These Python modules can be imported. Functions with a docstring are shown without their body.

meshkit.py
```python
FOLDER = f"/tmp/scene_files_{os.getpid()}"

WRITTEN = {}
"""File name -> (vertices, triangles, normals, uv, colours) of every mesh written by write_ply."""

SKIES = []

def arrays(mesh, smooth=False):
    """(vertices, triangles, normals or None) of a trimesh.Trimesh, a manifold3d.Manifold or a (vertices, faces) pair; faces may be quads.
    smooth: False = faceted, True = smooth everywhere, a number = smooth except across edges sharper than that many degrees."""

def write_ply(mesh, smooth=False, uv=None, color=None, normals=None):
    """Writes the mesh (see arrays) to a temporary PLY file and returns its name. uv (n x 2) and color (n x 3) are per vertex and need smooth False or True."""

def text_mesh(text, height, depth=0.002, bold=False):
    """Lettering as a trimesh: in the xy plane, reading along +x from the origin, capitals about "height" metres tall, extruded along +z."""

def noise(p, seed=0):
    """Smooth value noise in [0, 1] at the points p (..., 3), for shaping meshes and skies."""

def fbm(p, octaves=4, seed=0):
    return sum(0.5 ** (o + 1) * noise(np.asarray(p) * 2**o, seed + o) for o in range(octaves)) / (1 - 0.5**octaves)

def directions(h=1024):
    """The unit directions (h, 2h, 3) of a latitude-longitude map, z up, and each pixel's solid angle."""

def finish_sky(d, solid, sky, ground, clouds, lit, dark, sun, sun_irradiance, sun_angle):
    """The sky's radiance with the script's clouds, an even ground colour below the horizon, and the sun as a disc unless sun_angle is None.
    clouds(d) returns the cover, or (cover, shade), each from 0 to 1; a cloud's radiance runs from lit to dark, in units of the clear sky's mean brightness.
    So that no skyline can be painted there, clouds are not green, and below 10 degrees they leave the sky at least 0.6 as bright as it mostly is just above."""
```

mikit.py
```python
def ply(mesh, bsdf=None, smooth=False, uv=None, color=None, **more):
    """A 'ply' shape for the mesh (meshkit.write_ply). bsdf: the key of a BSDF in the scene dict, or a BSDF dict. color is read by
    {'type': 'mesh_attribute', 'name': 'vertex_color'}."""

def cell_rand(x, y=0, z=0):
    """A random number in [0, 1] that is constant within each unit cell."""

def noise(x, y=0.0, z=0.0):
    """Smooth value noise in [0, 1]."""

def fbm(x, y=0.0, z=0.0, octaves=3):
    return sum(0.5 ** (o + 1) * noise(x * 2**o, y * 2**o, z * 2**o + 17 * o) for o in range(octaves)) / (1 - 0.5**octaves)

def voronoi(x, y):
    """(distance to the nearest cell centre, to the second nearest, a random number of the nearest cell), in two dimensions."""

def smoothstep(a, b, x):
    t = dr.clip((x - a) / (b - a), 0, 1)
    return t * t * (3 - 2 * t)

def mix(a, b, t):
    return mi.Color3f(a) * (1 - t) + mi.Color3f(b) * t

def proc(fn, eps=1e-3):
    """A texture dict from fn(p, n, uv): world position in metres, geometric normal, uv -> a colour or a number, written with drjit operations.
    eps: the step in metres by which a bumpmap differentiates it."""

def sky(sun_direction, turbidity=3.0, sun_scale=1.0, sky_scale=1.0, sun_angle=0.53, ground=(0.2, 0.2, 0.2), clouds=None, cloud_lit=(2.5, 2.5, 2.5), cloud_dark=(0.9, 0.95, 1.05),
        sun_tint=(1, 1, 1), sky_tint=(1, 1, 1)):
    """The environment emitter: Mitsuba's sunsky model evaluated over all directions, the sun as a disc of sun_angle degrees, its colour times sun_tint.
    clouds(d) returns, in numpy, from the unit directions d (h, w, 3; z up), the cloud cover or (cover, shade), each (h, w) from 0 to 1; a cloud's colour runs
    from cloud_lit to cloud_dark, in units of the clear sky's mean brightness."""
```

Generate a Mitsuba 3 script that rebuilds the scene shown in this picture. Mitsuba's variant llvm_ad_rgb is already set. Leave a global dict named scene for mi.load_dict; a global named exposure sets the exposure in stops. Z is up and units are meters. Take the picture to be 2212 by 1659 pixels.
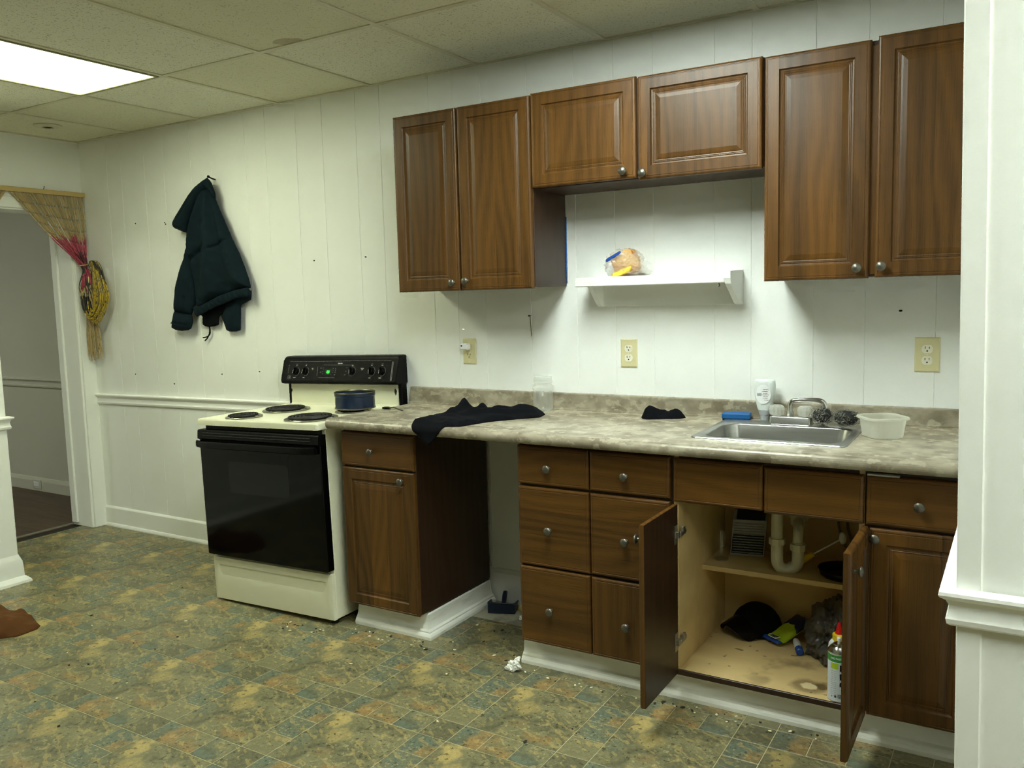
import math, random
import numpy as np, trimesh, drjit as dr, mitsuba as mi, mikit, meshkit
from scipy.spatial import Delaunay
from shapely.geometry import Polygon, Point
from shapely import contains_xy
import shapely, manifold3d as m3
from mikit import proc, noise, fbm, voronoi, cell_rand, smoothstep, mix

T = mi.ScalarTransform4f
rng = np.random.default_rng(7)
scene, labels = {'type': 'scene'}, {}

# ------------------------------------------------------------------ camera, lights, exposure
CAM = np.array([5.0494, -3.2175, 1.4086])
FWD = np.array([-0.51641277, 0.8499512, -0.10440696])
UPV = np.array([-0.0319877, 0.1026911, 0.99419884])
RGT = np.array([0.85574216, 0.51675671, -0.02584301])
scene['camera'] = {'type': 'perspective', 'fov': 2 * math.degrees(math.atan(1106 / 1827.4)), 'fov_axis': 'x', 'near_clip': 0.05, 'far_clip': 60.0,
                   'to_world': T().look_at(origin=CAM.tolist(), target=(CAM + FWD).tolist(), up=UPV.tolist())}
exposure = 0.72
LAMP = [(1.134, -1.905, (7.4, 8.0, 5.6)), (3.573, -1.905, (14.2, 16.0, 14.6)), (5.401, -3.124, (13.5, 14.9, 13.2))]   # ceiling fixtures: x, y of the near-left corner, radiance
HALL_LAMP = (13.5, 14.4, 12.2)


# ------------------------------------------------------------------ helpers
def lab(key, label, cat=None, group=None, kind=None):
    d = labels.setdefault(key, {})
    d['label'] = label
    if cat: d['category'] = cat
    if group: d['group'] = group
    if kind: d['kind'] = kind
    return key


def free(key):
    if key not in scene and key not in labels and not any(k.startswith(key + '__') for k in scene): return key
    n = 1
    while True:
        k = f'{key}_{n:03d}'
        if k not in scene and k not in labels and not any(q.startswith(k + '__') for q in scene): return k
        n += 1


def put(key, mesh, bsdf, smooth=False, tw=None, **kw):
    key = free(key)
    s = dict(mesh) if isinstance(mesh, dict) else mikit.ply(mesh, bsdf, smooth, **kw)
    if tw is not None: s['to_world'] = tw
    scene[key] = s
    return key


def struct(key, mesh, bsdf, smooth=False, **kw):
    k = put(key, mesh, bsdf, smooth, **kw)
    labels[k] = {'kind': 'structure'}
    return k


def cat_(*ms): return trimesh.util.concatenate([m for m in ms])


def box(x0, x1, y0, y1, z0, z1, c=0.0):
    if c <= 0:
        m = trimesh.creation.box(extents=(x1 - x0, y1 - y0, z1 - z0)); m.apply_translation(((x0 + x1) / 2, (y0 + y1) / 2, (z0 + z1) / 2)); return m
    c = min(c, 0.45 * min(x1 - x0, y1 - y0, z1 - z0))
    P = []
    for sx, x in ((1, x0), (-1, x1)):
        for sy, y in ((1, y0), (-1, y1)):
            for sz, z in ((1, z0), (-1, z1)):
                P += [(x, y + sy * c, z + sz * c), (x + sx * c, y, z + sz * c), (x + sx * c, y + sy * c, z)]
    return trimesh.convex.convex_hull(np.array(P))


def hull(P): return trimesh.convex.convex_hull(np.array(P, float))


def lathe(prof, n=32):
    m = trimesh.creation.revolve(np.array(prof, float), sections=n)
    return m


def loft(loops, cap0=True, cap1=True):
    """loops: list of (n,3) closed loops"""
    L = [np.asarray(l, float) for l in loops]
    n = len(L[0]); V = np.vstack(L); F = []
    for k in range(len(L) - 1):
        for i in range(n):
            a, b = k * n + i, k * n + (i + 1) % n
            F += [(a, b, b + n), (a, b + n, a + n)]
    def cap(k, flip):
        c = len(Vx); Vx.append(L[k].mean(0))
        for i in range(n):
            t = (k * n + i, k * n + (i + 1) % n, c)
            F.append(t[::-1] if flip else t)
    Vx = list(V)
    if cap0: cap(0, True)
    if cap1: cap(len(L) - 1, False)
    m = trimesh.Trimesh(np.array(Vx), np.array(F), process=False)
    m.merge_vertices()
    if m.is_watertight and m.volume < 0: m.invert()
    return m


def tube(path, r, sides=8, cap=True):
    p = np.asarray(path, float); n = len(p)
    r = np.broadcast_to(r, (n,))
    t = np.gradient(p, axis=0); t /= np.linalg.norm(t, axis=1, keepdims=True) + 1e-12
    a = np.cross(t[0], [0, 0, 1.0] if abs(t[0][2]) < .9 else [1.0, 0, 0]); a /= np.linalg.norm(a)
    loops = []
    ang = np.arange(sides) * 2 * math.pi / sides
    for i in range(n):
        a = a - t[i] * (a @ t[i]); a /= np.linalg.norm(a) + 1e-12
        b = np.cross(t[i], a)
        loops.append(p[i] + r[i] * (np.cos(ang)[:, None] * a + np.sin(ang)[:, None] * b))
    V = np.vstack(loops); F = []
    for k in range(n - 1):
        for i in range(sides):
            q, w = k * sides + i, k * sides + (i + 1) % sides
            F += [(q, w, w + sides), (q, w + sides, q + sides)]
    if cap:
        V = np.vstack([V, p[:1], p[-1:]]); c0, c1 = n * sides, n * sides + 1
        for i in range(sides):
            F += [((i + 1) % sides, i, c0), ((n - 1) * sides + i, (n - 1) * sides + (i + 1) % sides, c1)]
    return trimesh.Trimesh(V, np.array(F), process=False)


def curve(pts, n=24):
    """Catmull-Rom through pts"""
    P = np.asarray(pts, float); P = np.vstack([2 * P[0] - P[1], P, 2 * P[-1] - P[-2]])
    out = []
    for i in range(1, len(P) - 2):
        t = np.linspace(0, 1, n, endpoint=False)[:, None]
        a, b, c, d = P[i - 1:i + 3]
        out.append(.5 * (2 * b + (c - a) * t + (2 * a - 5 * b + 4 * c - d) * t ** 2 + (3 * b - a - 3 * c + d) * t ** 3))
    return np.vstack(out + [P[-2:-1]])


def extr(poly, depth):
    poly = poly if hasattr(poly, 'geom_type') else Polygon(poly)
    return trimesh.creation.extrude_polygon(poly, depth, engine='earcut')


def rrect(x0, x1, y0, y1, r, n=6):
    P = []
    for cx, cy, a0 in ((x1 - r, y1 - r, 0), (x0 + r, y1 - r, 90), (x0 + r, y0 + r, 180), (x1 - r, y0 + r, 270)):
        for k in range(n + 1):
            a = math.radians(a0 + 90 * k / n); P.append((cx + r * math.cos(a), cy + r * math.sin(a)))
    return np.array(P)


def prism_x(prof_yz, x0, x1):
    m = extr(prof_yz, x1 - x0)            # (y,z,x)
    V = m.vertices; m = trimesh.Trimesh(np.c_[V[:, 2] + x0, V[:, 0], V[:, 1]], m.faces, process=False)
    if m.volume < 0: m.invert()
    return m


def prism_y(prof_xz, y0, y1):
    m = extr(prof_xz, y1 - y0)
    V = m.vertices; m = trimesh.Trimesh(np.c_[V[:, 0], V[:, 2] + y0, V[:, 1]], m.faces, process=False)
    if m.volume < 0: m.invert()
    return m


def molding(path, prof, closed_ends=True):
    """sweep profile (outward d, z) along an xy path; outward = right-hand side of travel; mitred"""
    p = np.asarray(path, float); n = len(p); loops = []
    for i in range(n):
        d0 = p[i] - p[i - 1] if i > 0 else p[1] - p[0]
        d1 = p[i + 1] - p[i] if i < n - 1 else p[-1] - p[-2]
        n0 = np.array([d0[1], -d0[0]]) / np.linalg.norm(d0); n1 = np.array([d1[1], -d1[0]]) / np.linalg.norm(d1)
        m = (n0 + n1); m /= (m @ n0)
        loops.append([(p[i][0] + m[0] * d, p[i][1] + m[1] * d, z) for d, z in prof])
    return loft(loops)


def pillow(pts, res, amp, edge, fold=None, base=0.0, bottom=None, under=0.0):
    """a closed cushion over a 2-D outline: vertices (a, b, h)"""
    poly = Polygon(pts).buffer(0)
    if poly.geom_type != 'Polygon': poly = max(poly.geoms, key=lambda g: g.area)
    B = poly.exterior; nb = max(8, int(B.length / res))
    bp = np.array([B.interpolate(i / nb, normalized=True).coords[0] for i in range(nb)])
    x0, y0, x1, y1 = poly.bounds
    gx, gy = np.meshgrid(np.arange(x0, x1, res), np.arange(y0, y1, res * .87))
    gx[1::2] += res / 2
    g = np.c_[gx.ravel(), gy.ravel()]
    inn = poly.buffer(-res * .55)
    g = g[contains_xy(inn, g[:, 0], g[:, 1])]
    P = np.vstack([bp, g])
    tri = Delaunay(P).simplices
    c = P[tri].mean(1); tri = tri[contains_xy(poly.buffer(res * .02), c[:, 0], c[:, 1])]
    q = P[tri]; s = (q[:, 1, 0] - q[:, 0, 0]) * (q[:, 2, 1] - q[:, 0, 1]) - (q[:, 1, 1] - q[:, 0, 1]) * (q[:, 2, 0] - q[:, 0, 0])
    tri[s < 0] = tri[s < 0][:, ::-1]; tri = tri[np.abs(s) > 1e-12]
    d = shapely.distance(shapely.points(P), B)
    m = 1 - np.exp(-d / edge)
    h = amp * m + (fold(P[:, 0], P[:, 1]) * np.minimum(1, d / edge) if fold else 0)
    n = len(P)
    top = np.c_[P, base + h]
    bot = np.c_[P, np.full(n, base) + (bottom(P[:, 0], P[:, 1]) if bottom else 0)]
    bot[:, 2] -= under * m
    bot[:nb, 2] = top[:nb, 2] if bottom is None else np.minimum(bot[:nb, 2], top[:nb, 2] - 1e-4)
    V = np.vstack([top, bot]); F = [tri, tri[:, ::-1] + n]
    if bottom is not None:
        i = np.arange(nb); j = (i + 1) % nb
        side = np.vstack([np.c_[i, i + n, j + n], np.c_[i, j + n, j]])
        ccw = B.is_ccw
        F.append(side if ccw else side[:, ::-1])
    else:
        F[1] = np.where(F[1] - n < nb, F[1] - n, F[1])
    return trimesh.Trimesh(V, np.vstack(F), process=False)


def remap(m, fn):
    m = m.copy(); m.vertices = fn(np.array(m.vertices)); return m


def fold_noise(amp, freq, seed, stretch=(1, 1)):
    def f(a, b):
        p = np.c_[a * freq * stretch[0], b * freq * stretch[1], np.zeros_like(a)]
        n = meshkit.fbm(p, 3, seed)
        return amp * (1 - 2 * np.abs(2 * n - 1))
    return f


# ------------------------------------------------------------------ materials
def C(r, g, b):                                   # sRGB 0..255 -> linear
    f = lambda v: (v / 255 / 12.92) if v <= 10 else ((v / 255 + .055) / 1.055) ** 2.4
    return (f(r), f(g), f(b))


def rgb(c): return {'type': 'rgb', 'value': list(c)}


def mat(key, color, rough=.5, metallic=0., spec=.5, bump=None, bs=1.0, two=True, **kw):
    b = {'type': 'principled', 'base_color': rgb(color) if isinstance(color, tuple) else color, 'roughness': rough, 'metallic': metallic, 'specular': spec, **kw}
    if bump: b = {'type': 'bumpmap', 'arbitrary': bump, 'scale': bs, 'bsdf': b}
    if two: b = {'type': 'twosided', 'bsdf': b}
    scene[key] = b


def white_fn(base, var=.05):
    def f(p, n, uv):
        v = fbm(p.x * 2.3, p.y * 2.3, p.z * 1.7, 3)
        return mi.Color3f(base) * (1 + var * (v - .5) * 2)
    return f


mat('wall_paint', proc(white_fn(C(230, 231, 228))), .45, spec=.4)
mat('trim_paint', proc(white_fn(C(232, 233, 229), .03)), .35, spec=.45)
mat('hall_paint', proc(white_fn(C(190, 189, 176), .03)), .6, spec=.3)
mat('far_paint', C(128, 120, 104), .7)
mat('toe_paint', proc(lambda p, n, uv: mix(C(230, 230, 220), C(160, 158, 140), .4 * smoothstep(.55, .8, fbm(p.x * 9, p.y * 9, p.z * 30, 4)))), .4)


def wood_fn(horizontal, light=C(108, 71, 28), dark=C(46, 30, 12), shade=1.0):
    def f(p, n, uv):
        a, l = (p.z, p.x + p.y) if horizontal else (p.x + p.y * .93, p.z)
        st = cell_rand(dr.floor(a / .093 + .35), 3, 5)
        w = fbm(a * 5 + st * 7, l * 1.3, st * 9, 3)
        ring = .5 + .5 * dr.sin((a * 60 + w * 15 + st * 6) * 2.2)
        fine = noise(a * 520, l * 9, 2) * .6 + noise(a * 1100, l * 25, 8) * .4
        t = .2 * ring + .26 * fine + .3 * st + .5 * w - .14
        pore = smoothstep(.72, .9, noise(a * 800, l * 22, 4))
        return mix(dark, light, dr.clip(t, 0, 1)) * (shade * (1 - .16 * pore))
    return f


mat('wood_vertical', proc(wood_fn(False)), .36, spec=.36)
mat('wood_horizontal', proc(wood_fn(True)), .36, spec=.36)
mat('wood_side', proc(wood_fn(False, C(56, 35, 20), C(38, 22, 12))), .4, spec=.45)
mat('wood_edge', proc(wood_fn(False, C(172, 112, 52), C(120, 72, 32))), .5)


def maple(p, n, uv):
    g = fbm(p.x * 3 + p.y * 2, p.y * 14, p.z * 11, 3)
    c = mix(C(208, 183, 130), C(182, 155, 104), g)
    up = dr.select((p.z < .125) & (n.z > .5), 1.0, 0.0)
    stain = smoothstep(.5, .72, fbm(p.x * 9 + 3, p.y * 9, 1, 4)) * smoothstep(.32, .06, dr.sqrt(dr.square(p.x - 4.45) + dr.square(p.y + .4)))
    d = dr.sqrt(dr.square(p.x - 4.487) + dr.square((p.y + .478) * 1.2)) + .02 * (fbm(p.x * 40, p.y * 40, 0, 3) - .5)
    ring = smoothstep(.075, .04, d) * smoothstep(.018, .03, d)
    lite = smoothstep(.03, .02, d)
    spots = smoothstep(.8, .86, noise(p.x * 60, p.y * 60, 3)) * smoothstep(.6, .7, noise(p.x * 13, p.y * 13, 6))
    c = mix(c, C(96, 78, 50), up * dr.clip(stain * .6 + ring * .65 + spots * .7, 0, 1))
    return mix(c, C(205, 190, 150), up * lite * .8)


mat('maple', proc(maple), .55, spec=.3)


def laminate(p, n, uv):
    a, b, c = p.x, p.y + p.z * .3, p.z + p.y * .2
    q = fbm(a * 16, b * 16, c * 16, 5); r = fbm(a * 42 + 7, b * 42, c * 42, 4); s = fbm(a * 5 + 1, b * 7, c * 5, 3)
    m = mix(C(116, 107, 90), C(152, 144, 126), smoothstep(.33, .66, q * .6 + s * .4))
    m = mix(m, C(170, 162, 142), .6 * smoothstep(.54, .66, r))
    return mix(m, C(98, 89, 72), .5 * smoothstep(.55, .7, fbm(a * 21 + 50, b * 21, c * 21, 4)))


mat('laminate', proc(laminate), .3, spec=.5)

FP, FX, FY = .4495, 2.951, -.7005


def vinyl(p, n, uv):
    u = (p.x - FX) / FP; v = (p.y - FY) / FP
    u = (u - dr.floor(u)) * 4; v = (v - dr.floor(v)) * 4
    su, sv = dr.floor(u), dr.floor(v)
    big = (u > 1) & (v > 1)
    cu, cv = dr.select(big, 9., su), dr.select(big, 9., sv)
    wu = u + .5 * (fbm(u * 2.1, v * 2.1, 1, 3) - .5); wv = v + .5 * (fbm(u * 2.1 + 9, v * 2.1, 4, 3) - .5)
    n1 = fbm(u * 1.3 + cu * 3.1, v * 1.3 + cv * 5.7, 2, 4); n2 = fbm(u * 5 + 3, v * 5, 6, 4); n3 = fbm(u * 13, v * 13, 8, 3)
    olive, dolive = mi.Color3f(C(117, 112, 82)), mi.Color3f(C(90, 88, 66))
    yellow, orange, teal, grey, cream = (mi.Color3f(C(*k)) for k in ((166, 146, 92), (134, 108, 68), (90, 100, 86), (90, 90, 70), (146, 138, 102)))
    c = mix(dolive, olive, smoothstep(.3, .65, n1 * .5 + n2 * .5))

    def blob(cx, cy, rx, ry, col, amt, base):
        d = dr.sqrt(dr.square((wu - cx) / rx) + dr.square((wv - cy) / ry)) + .9 * (n2 - .5)
        return mix(base, col, amt * smoothstep(1.15, .5, d + .5 * (n3 - .5)))
    b = blob(1.55, 3.35, .42, .55, yellow, .85, c); b = blob(2.05, 2.75, .45, .38, yellow, .5, b)
    b = blob(3.3, 1.35, .5, .3, orange, .65, b); b = blob(2.35, 1.9, .4, .3, orange, .35, b)
    b = blob(1.25, 2.1, .3, .55, teal, .4, b); b = blob(3.35, 3.2, .35, .25, cream, .4, b); b = blob(2.9, 2.2, .8, .5, dolive, .5, b)
    pick = lambda i, j: (su == i) & (sv == j) & ~big
    s = c
    s = dr.select(pick(0, 0), mix(grey, dolive, smoothstep(.4, .6, n2)), s)
    s = dr.select(pick(1, 0), mix(teal, orange, smoothstep(1.35, 1.6, wu)) * (.85 + .3 * n2), s)
    s = dr.select(pick(2, 0), mix(orange, olive, smoothstep(.45, .7, n1)), s)
    s = dr.select(pick(3, 0), mix(teal, olive, smoothstep(.4, .7, n1)), s)
    s = dr.select(pick(0, 3), mix(teal, orange, smoothstep(.5, .75, wu) * smoothstep(3.75, 3.4, wv)), s)
    s = dr.select(pick(0, 2), mix(olive, teal, smoothstep(.45, .65, n1)), s)
    s = dr.select(pick(0, 1), mix(cream, olive, smoothstep(.35, .55, n2)), s)
    n4 = fbm(u * 30 + 5, v * 30, 3, 3)
    c = dr.select(big, b, mix(c, s, .35 + .5 * smoothstep(.36, .6, n2)))
    c = mix(c, yellow, .4 * smoothstep(.62, .7, fbm(u * 3.4 + 11, v * 7 + u * 3, 9, 4)))
    c = mix(c, cream, .5 * smoothstep(.67, .74, n3) * smoothstep(.5, .6, n1))
    c = c * (.62 + .4 * n3 + .36 * n4)
    c = mix(c, C(48, 46, 32), .6 * smoothstep(.7, .78, fbm(u * 9 + 2, v * 9, 11, 3)))
    dirt = smoothstep(.5, .75, fbm(p.x * 3.1, p.y * 3.1, 3, 4)) * smoothstep(-.75, -.45, p.y) + .55 * smoothstep(.42, .2, dr.sqrt(dr.square(p.x - 4.5) + dr.square(p.y + .83))) * smoothstep(.35, .6, fbm(p.x * 8, p.y * 8, 1, 3))
    return mix(c, C(54, 52, 36), .5 * dr.clip(dirt, 0, 1))


mat('vinyl', proc(vinyl), .38, spec=.42)
mat('grout', proc(lambda p, n, uv: mix(C(176, 166, 126), C(128, 122, 90), fbm(p.x * 7, p.y * 7, 0, 3))), .7)
mat('bare_floor', proc(lambda p, n, uv: mix(C(150, 146, 126), C(112, 108, 92), smoothstep(.4, .7, fbm(p.x * 14, p.y * 14, 0, 4)))), .7)


def ceil_fn(base, holes):
    def f(p, n, uv):
        h = smoothstep(.74, .84, noise(p.x * 210, p.y * 210, 1)) * holes
        s = fbm(p.x * 2, p.y * 2, 3, 3)
        d = dr.sqrt(dr.square(p.x - 2.545) + dr.square((p.y + .722) * 1.6)) + .05 * (fbm(p.x * 24, p.y * 24, 0, 3) - .5)
        st = smoothstep(.068, .058, d)
        c = mi.Color3f(base) * (1 - .45 * h) * (.96 + .08 * s)
        return mix(c, C(140, 128, 96), .6 * st)
    return f


mat('ceiling_tile', proc(ceil_fn(C(205, 202, 180), .5)), .85, spec=.2)
mat('ceiling_tile_white', proc(ceil_fn(C(211, 209, 192), .7)), .85, spec=.2)
mat('ceiling_metal', C(196, 192, 170), .5)
mat('dark_gap', C(30, 28, 22), .8)
mat('fixture_metal', C(120, 116, 84), .45)

mat('almond', C(216, 214, 188), .25, spec=.5)
mat('black_glass', C(4, 4, 5), .07, spec=.18)
mat('oven_window', C(18, 20, 19), .12, spec=.22)
mat('black_plastic', C(6, 6, 7), .4, spec=.14)
mat('black_gloss', C(5, 5, 6), .25, spec=.18)
mat('coil', C(22, 22, 22), .5, metallic=.3)
mat('drip_pan', C(150, 148, 138), .25, metallic=.9)
mat('print_white', C(205, 205, 195), .5)
mat('print_grey', C(120, 120, 118), .5)
mat('pewter', C(104, 100, 92), .38, metallic=.85)
mat('chrome', C(200, 200, 198), .12, metallic=1.)
mat('steel', proc(lambda p, n, uv: mix(C(150, 150, 146), C(178, 178, 174), fbm(p.x * 8, p.y * 8, p.z * 60, 4))), .3, metallic=.92)
mat('scrub_steel', C(170, 168, 160), .22, metallic=.95)
mat('hinge_metal', C(170, 166, 156), .3, metallic=.9)
mat('navy', C(17, 32, 54), .3)
mat('tin_inside', C(196, 184, 140), .25, metallic=.85)
mat('tin_rim', C(120, 112, 84), .35, metallic=.8)


def cloth_fn(c, k=.15):
    def f(p, n, uv):
        w = noise(p.x * 900, p.y * 900, p.z * 900)
        return mi.Color3f(c) * (1 - k + 2 * k * fbm(p.x * 9, p.y * 9, p.z * 9, 3)) * (.85 + .3 * w)
    return f


mat('jacket_cloth', proc(cloth_fn(C(15, 29, 35))), .85, spec=.1, sheen=.12)
mat('jacket_lining', C(9, 12, 15), .85, spec=.1)
mat('black_cloth', proc(cloth_fn(C(12, 13, 17))), .9, spec=.08, sheen=.1)
mat('brown_fabric', proc(cloth_fn(C(86, 55, 30))), .9, spec=.1, sheen=.15)
mat('outlet_plate', C(206, 198, 156), .4)
mat('outlet_face', C(224, 220, 200), .4)
mat('hole', C(10, 10, 10), .8)
mat('white_plastic', C(226, 228, 230), .35)
mat('bottle_plastic', C(208, 214, 212), .22, spec=.5)
mat('grey_cap', C(150, 154, 158), .35)
mat('blue_plastic', C(14, 80, 138), .4)
mat('dark_pad', C(24, 28, 36), .9)
mat('bamboo', C(186, 160, 104), .5)
mat('pvc', C(206, 204, 178), .35)
mat('yellow_plastic', C(222, 190, 30), .4)
mat('red_plastic', C(190, 22, 24), .4)
mat('green_print', C(52, 130, 56), .4)
mat('lime_print', C(170, 196, 40), .35)
mat('blue_print', C(30, 70, 150), .35)
mat('navy_print', C(20, 28, 66), .35)
mat('can_body', C(206, 212, 218), .25, spec=.55)
mat('bag_film', proc(lambda p, n, uv: mix(C(46, 46, 44), C(86, 84, 78), fbm(p.x * 18, p.y * 18, p.z * 18, 4))), .35, spec=.6)
mat('heater_grey', C(160, 161, 156), .45)
mat('dark_hollow', C(16, 16, 15), .7)
mat('paper', C(232, 232, 226), .6)
mat('sponge_foam', C(196, 182, 110), .9)
mat('tape_blue', C(18, 96, 170), .6)
mat('bread', proc(lambda p, n, uv: mix(C(206, 164, 100), C(168, 112, 52), smoothstep(.35, .65, fbm(p.x * 30, p.y * 30, p.z * 30, 3)))), .8)
mat('bag_yellow', C(232, 204, 70), .35)
mat('hall_wood', proc(lambda p, n, uv: mix(C(54, 42, 32), C(84, 66, 52), fbm(p.x * 4, p.y * 40, cell_rand(dr.floor(p.y / .12), 3) * 9, 4))), .5)
mat('crumb_light', C(206, 196, 160), .8)
mat('crumb_dark', C(40, 36, 24), .8)
scene['clear_film'] = {'type': 'thindielectric', 'int_ior': 1.35}
scene['clear_plastic'] = {'type': 'thindielectric', 'int_ior': 1.5}
scene['acrylic'] = {'type': 'dielectric', 'int_ior': 1.49}


def translucent(key, base, clear, rough=.2, ior=1.4):
    milky = {'type': 'principledthin', 'base_color': rgb(base), 'roughness': rough, 'spec_trans': 0., 'diff_trans': 1.2, 'eta': ior}
    scene[key] = {'type': 'blendbsdf', 'weight': clear, 'a': milky, 'b': {'type': 'thindielectric', 'int_ior': ior}}


translucent('cloudy_plastic', C(240, 240, 230), .42)
translucent('jar_plastic', C(245, 248, 246), .84)
translucent('frosted_acrylic', C(240, 240, 234), .5, .12, 1.49)
translucent('bag_clear', C(248, 248, 246), .72, .15)
scene['bead_color'] = {'type': 'twosided', 'bsdf': {'type': 'principled', 'base_color': {'type': 'mesh_attribute', 'name': 'vertex_color'}, 'roughness': .45}}

# ------------------------------------------------------------------ room shell
H = 2.4145
XR, YF = 6.6, -5.4             # far right and front walls, out of view
GY = [-.69 - 1.2192 * k for k in range(5)]
GX = [1.744 + .6096 * k for k in range(-3, 9)]

# floor
floor = struct('floor', cat_(box(-.12, 2.9, YF, .0, -.06, -.0014), box(2.9, 5.0, YF, -.228, -.06, -.0014), box(5.0, XR, YF, 0, -.06, -.0014)), 'grout')
struct('floor_bare', box(2.9, 5.0, -.228, 0, -.06, -.0012), 'bare_floor')
cells = []
for i in range(-7, 9):
    for j in range(-11, 2):
        x, y, q = FX + i * FP, FY + j * FP, FP / 4
        cells.append((x + q, x + 4 * q, y + q, y + 4 * q))
        cells.append((x, x + q, y, y + q))
        for k in (1, 2, 3):
            cells.append((x + k * q, x + (k + 1) * q, y, y + q)); cells.append((x, x + q, y + k * q, y + (k + 1) * q))
tl = []
for a, b, c, d in cells:
    a, b, c, d = max(a, -.115), min(b, XR - .01), max(c, YF + .01), min(d, -.005)
    if a < 5.0 and b > 2.9: d = min(d, -.228)
    if b - a < .02 or d - c < .02: continue
    P = np.array([(a + b) / 2, (c + d) / 2, 0]) - CAM
    z = P @ FWD; u, v = 1106 + 1827 * (P @ RGT) / max(z, .01), 829 - 1827 * (P @ UPV) / max(z, .01)
    vis = z > 0 and -80 < u < 2150 and v < 1760
    hid = (2.56 < P[0] + CAM[0] < 3.0 and P[1] + CAM[1] > -.5) or (P[0] + CAM[0] > 3.4 and P[1] + CAM[1] > -.5) or (P[0] + CAM[0] < .66 and P[1] + CAM[1] < -.9)
    tl.append((not vis or hid, np.linalg.norm(P), (a, b, c, d)))
tl.sort(key=lambda t: t[:2])
rest = []


def tile_mesh(a, b, c, d, w=.0016, t=.0016, z0=-.0016, z1=0.0):
    o = [(a + w, c + w), (b - w, c + w), (b - w, d - w), (a + w, d - w)]; e = .0012
    i = [(a + w + e, c + w + e), (b - w - e, c + w + e), (b - w - e, d - w - e), (a + w + e, d - w - e)]
    return loft([[(x, y, z0) for x, y in o], [(x, y, z1 - .0007) for x, y in o], [(x, y, z1) for x, y in i]])


for n, (hid, _, r) in enumerate(tl):
    m = tile_mesh(*r)
    if n < 299 and not hid: put('floor__tile', m, 'vinyl')
    else: rest.append(m)
k = put('floor__tiles', cat_(*rest), 'vinyl'); labels[k] = {'kind': 'stuff'}

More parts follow.
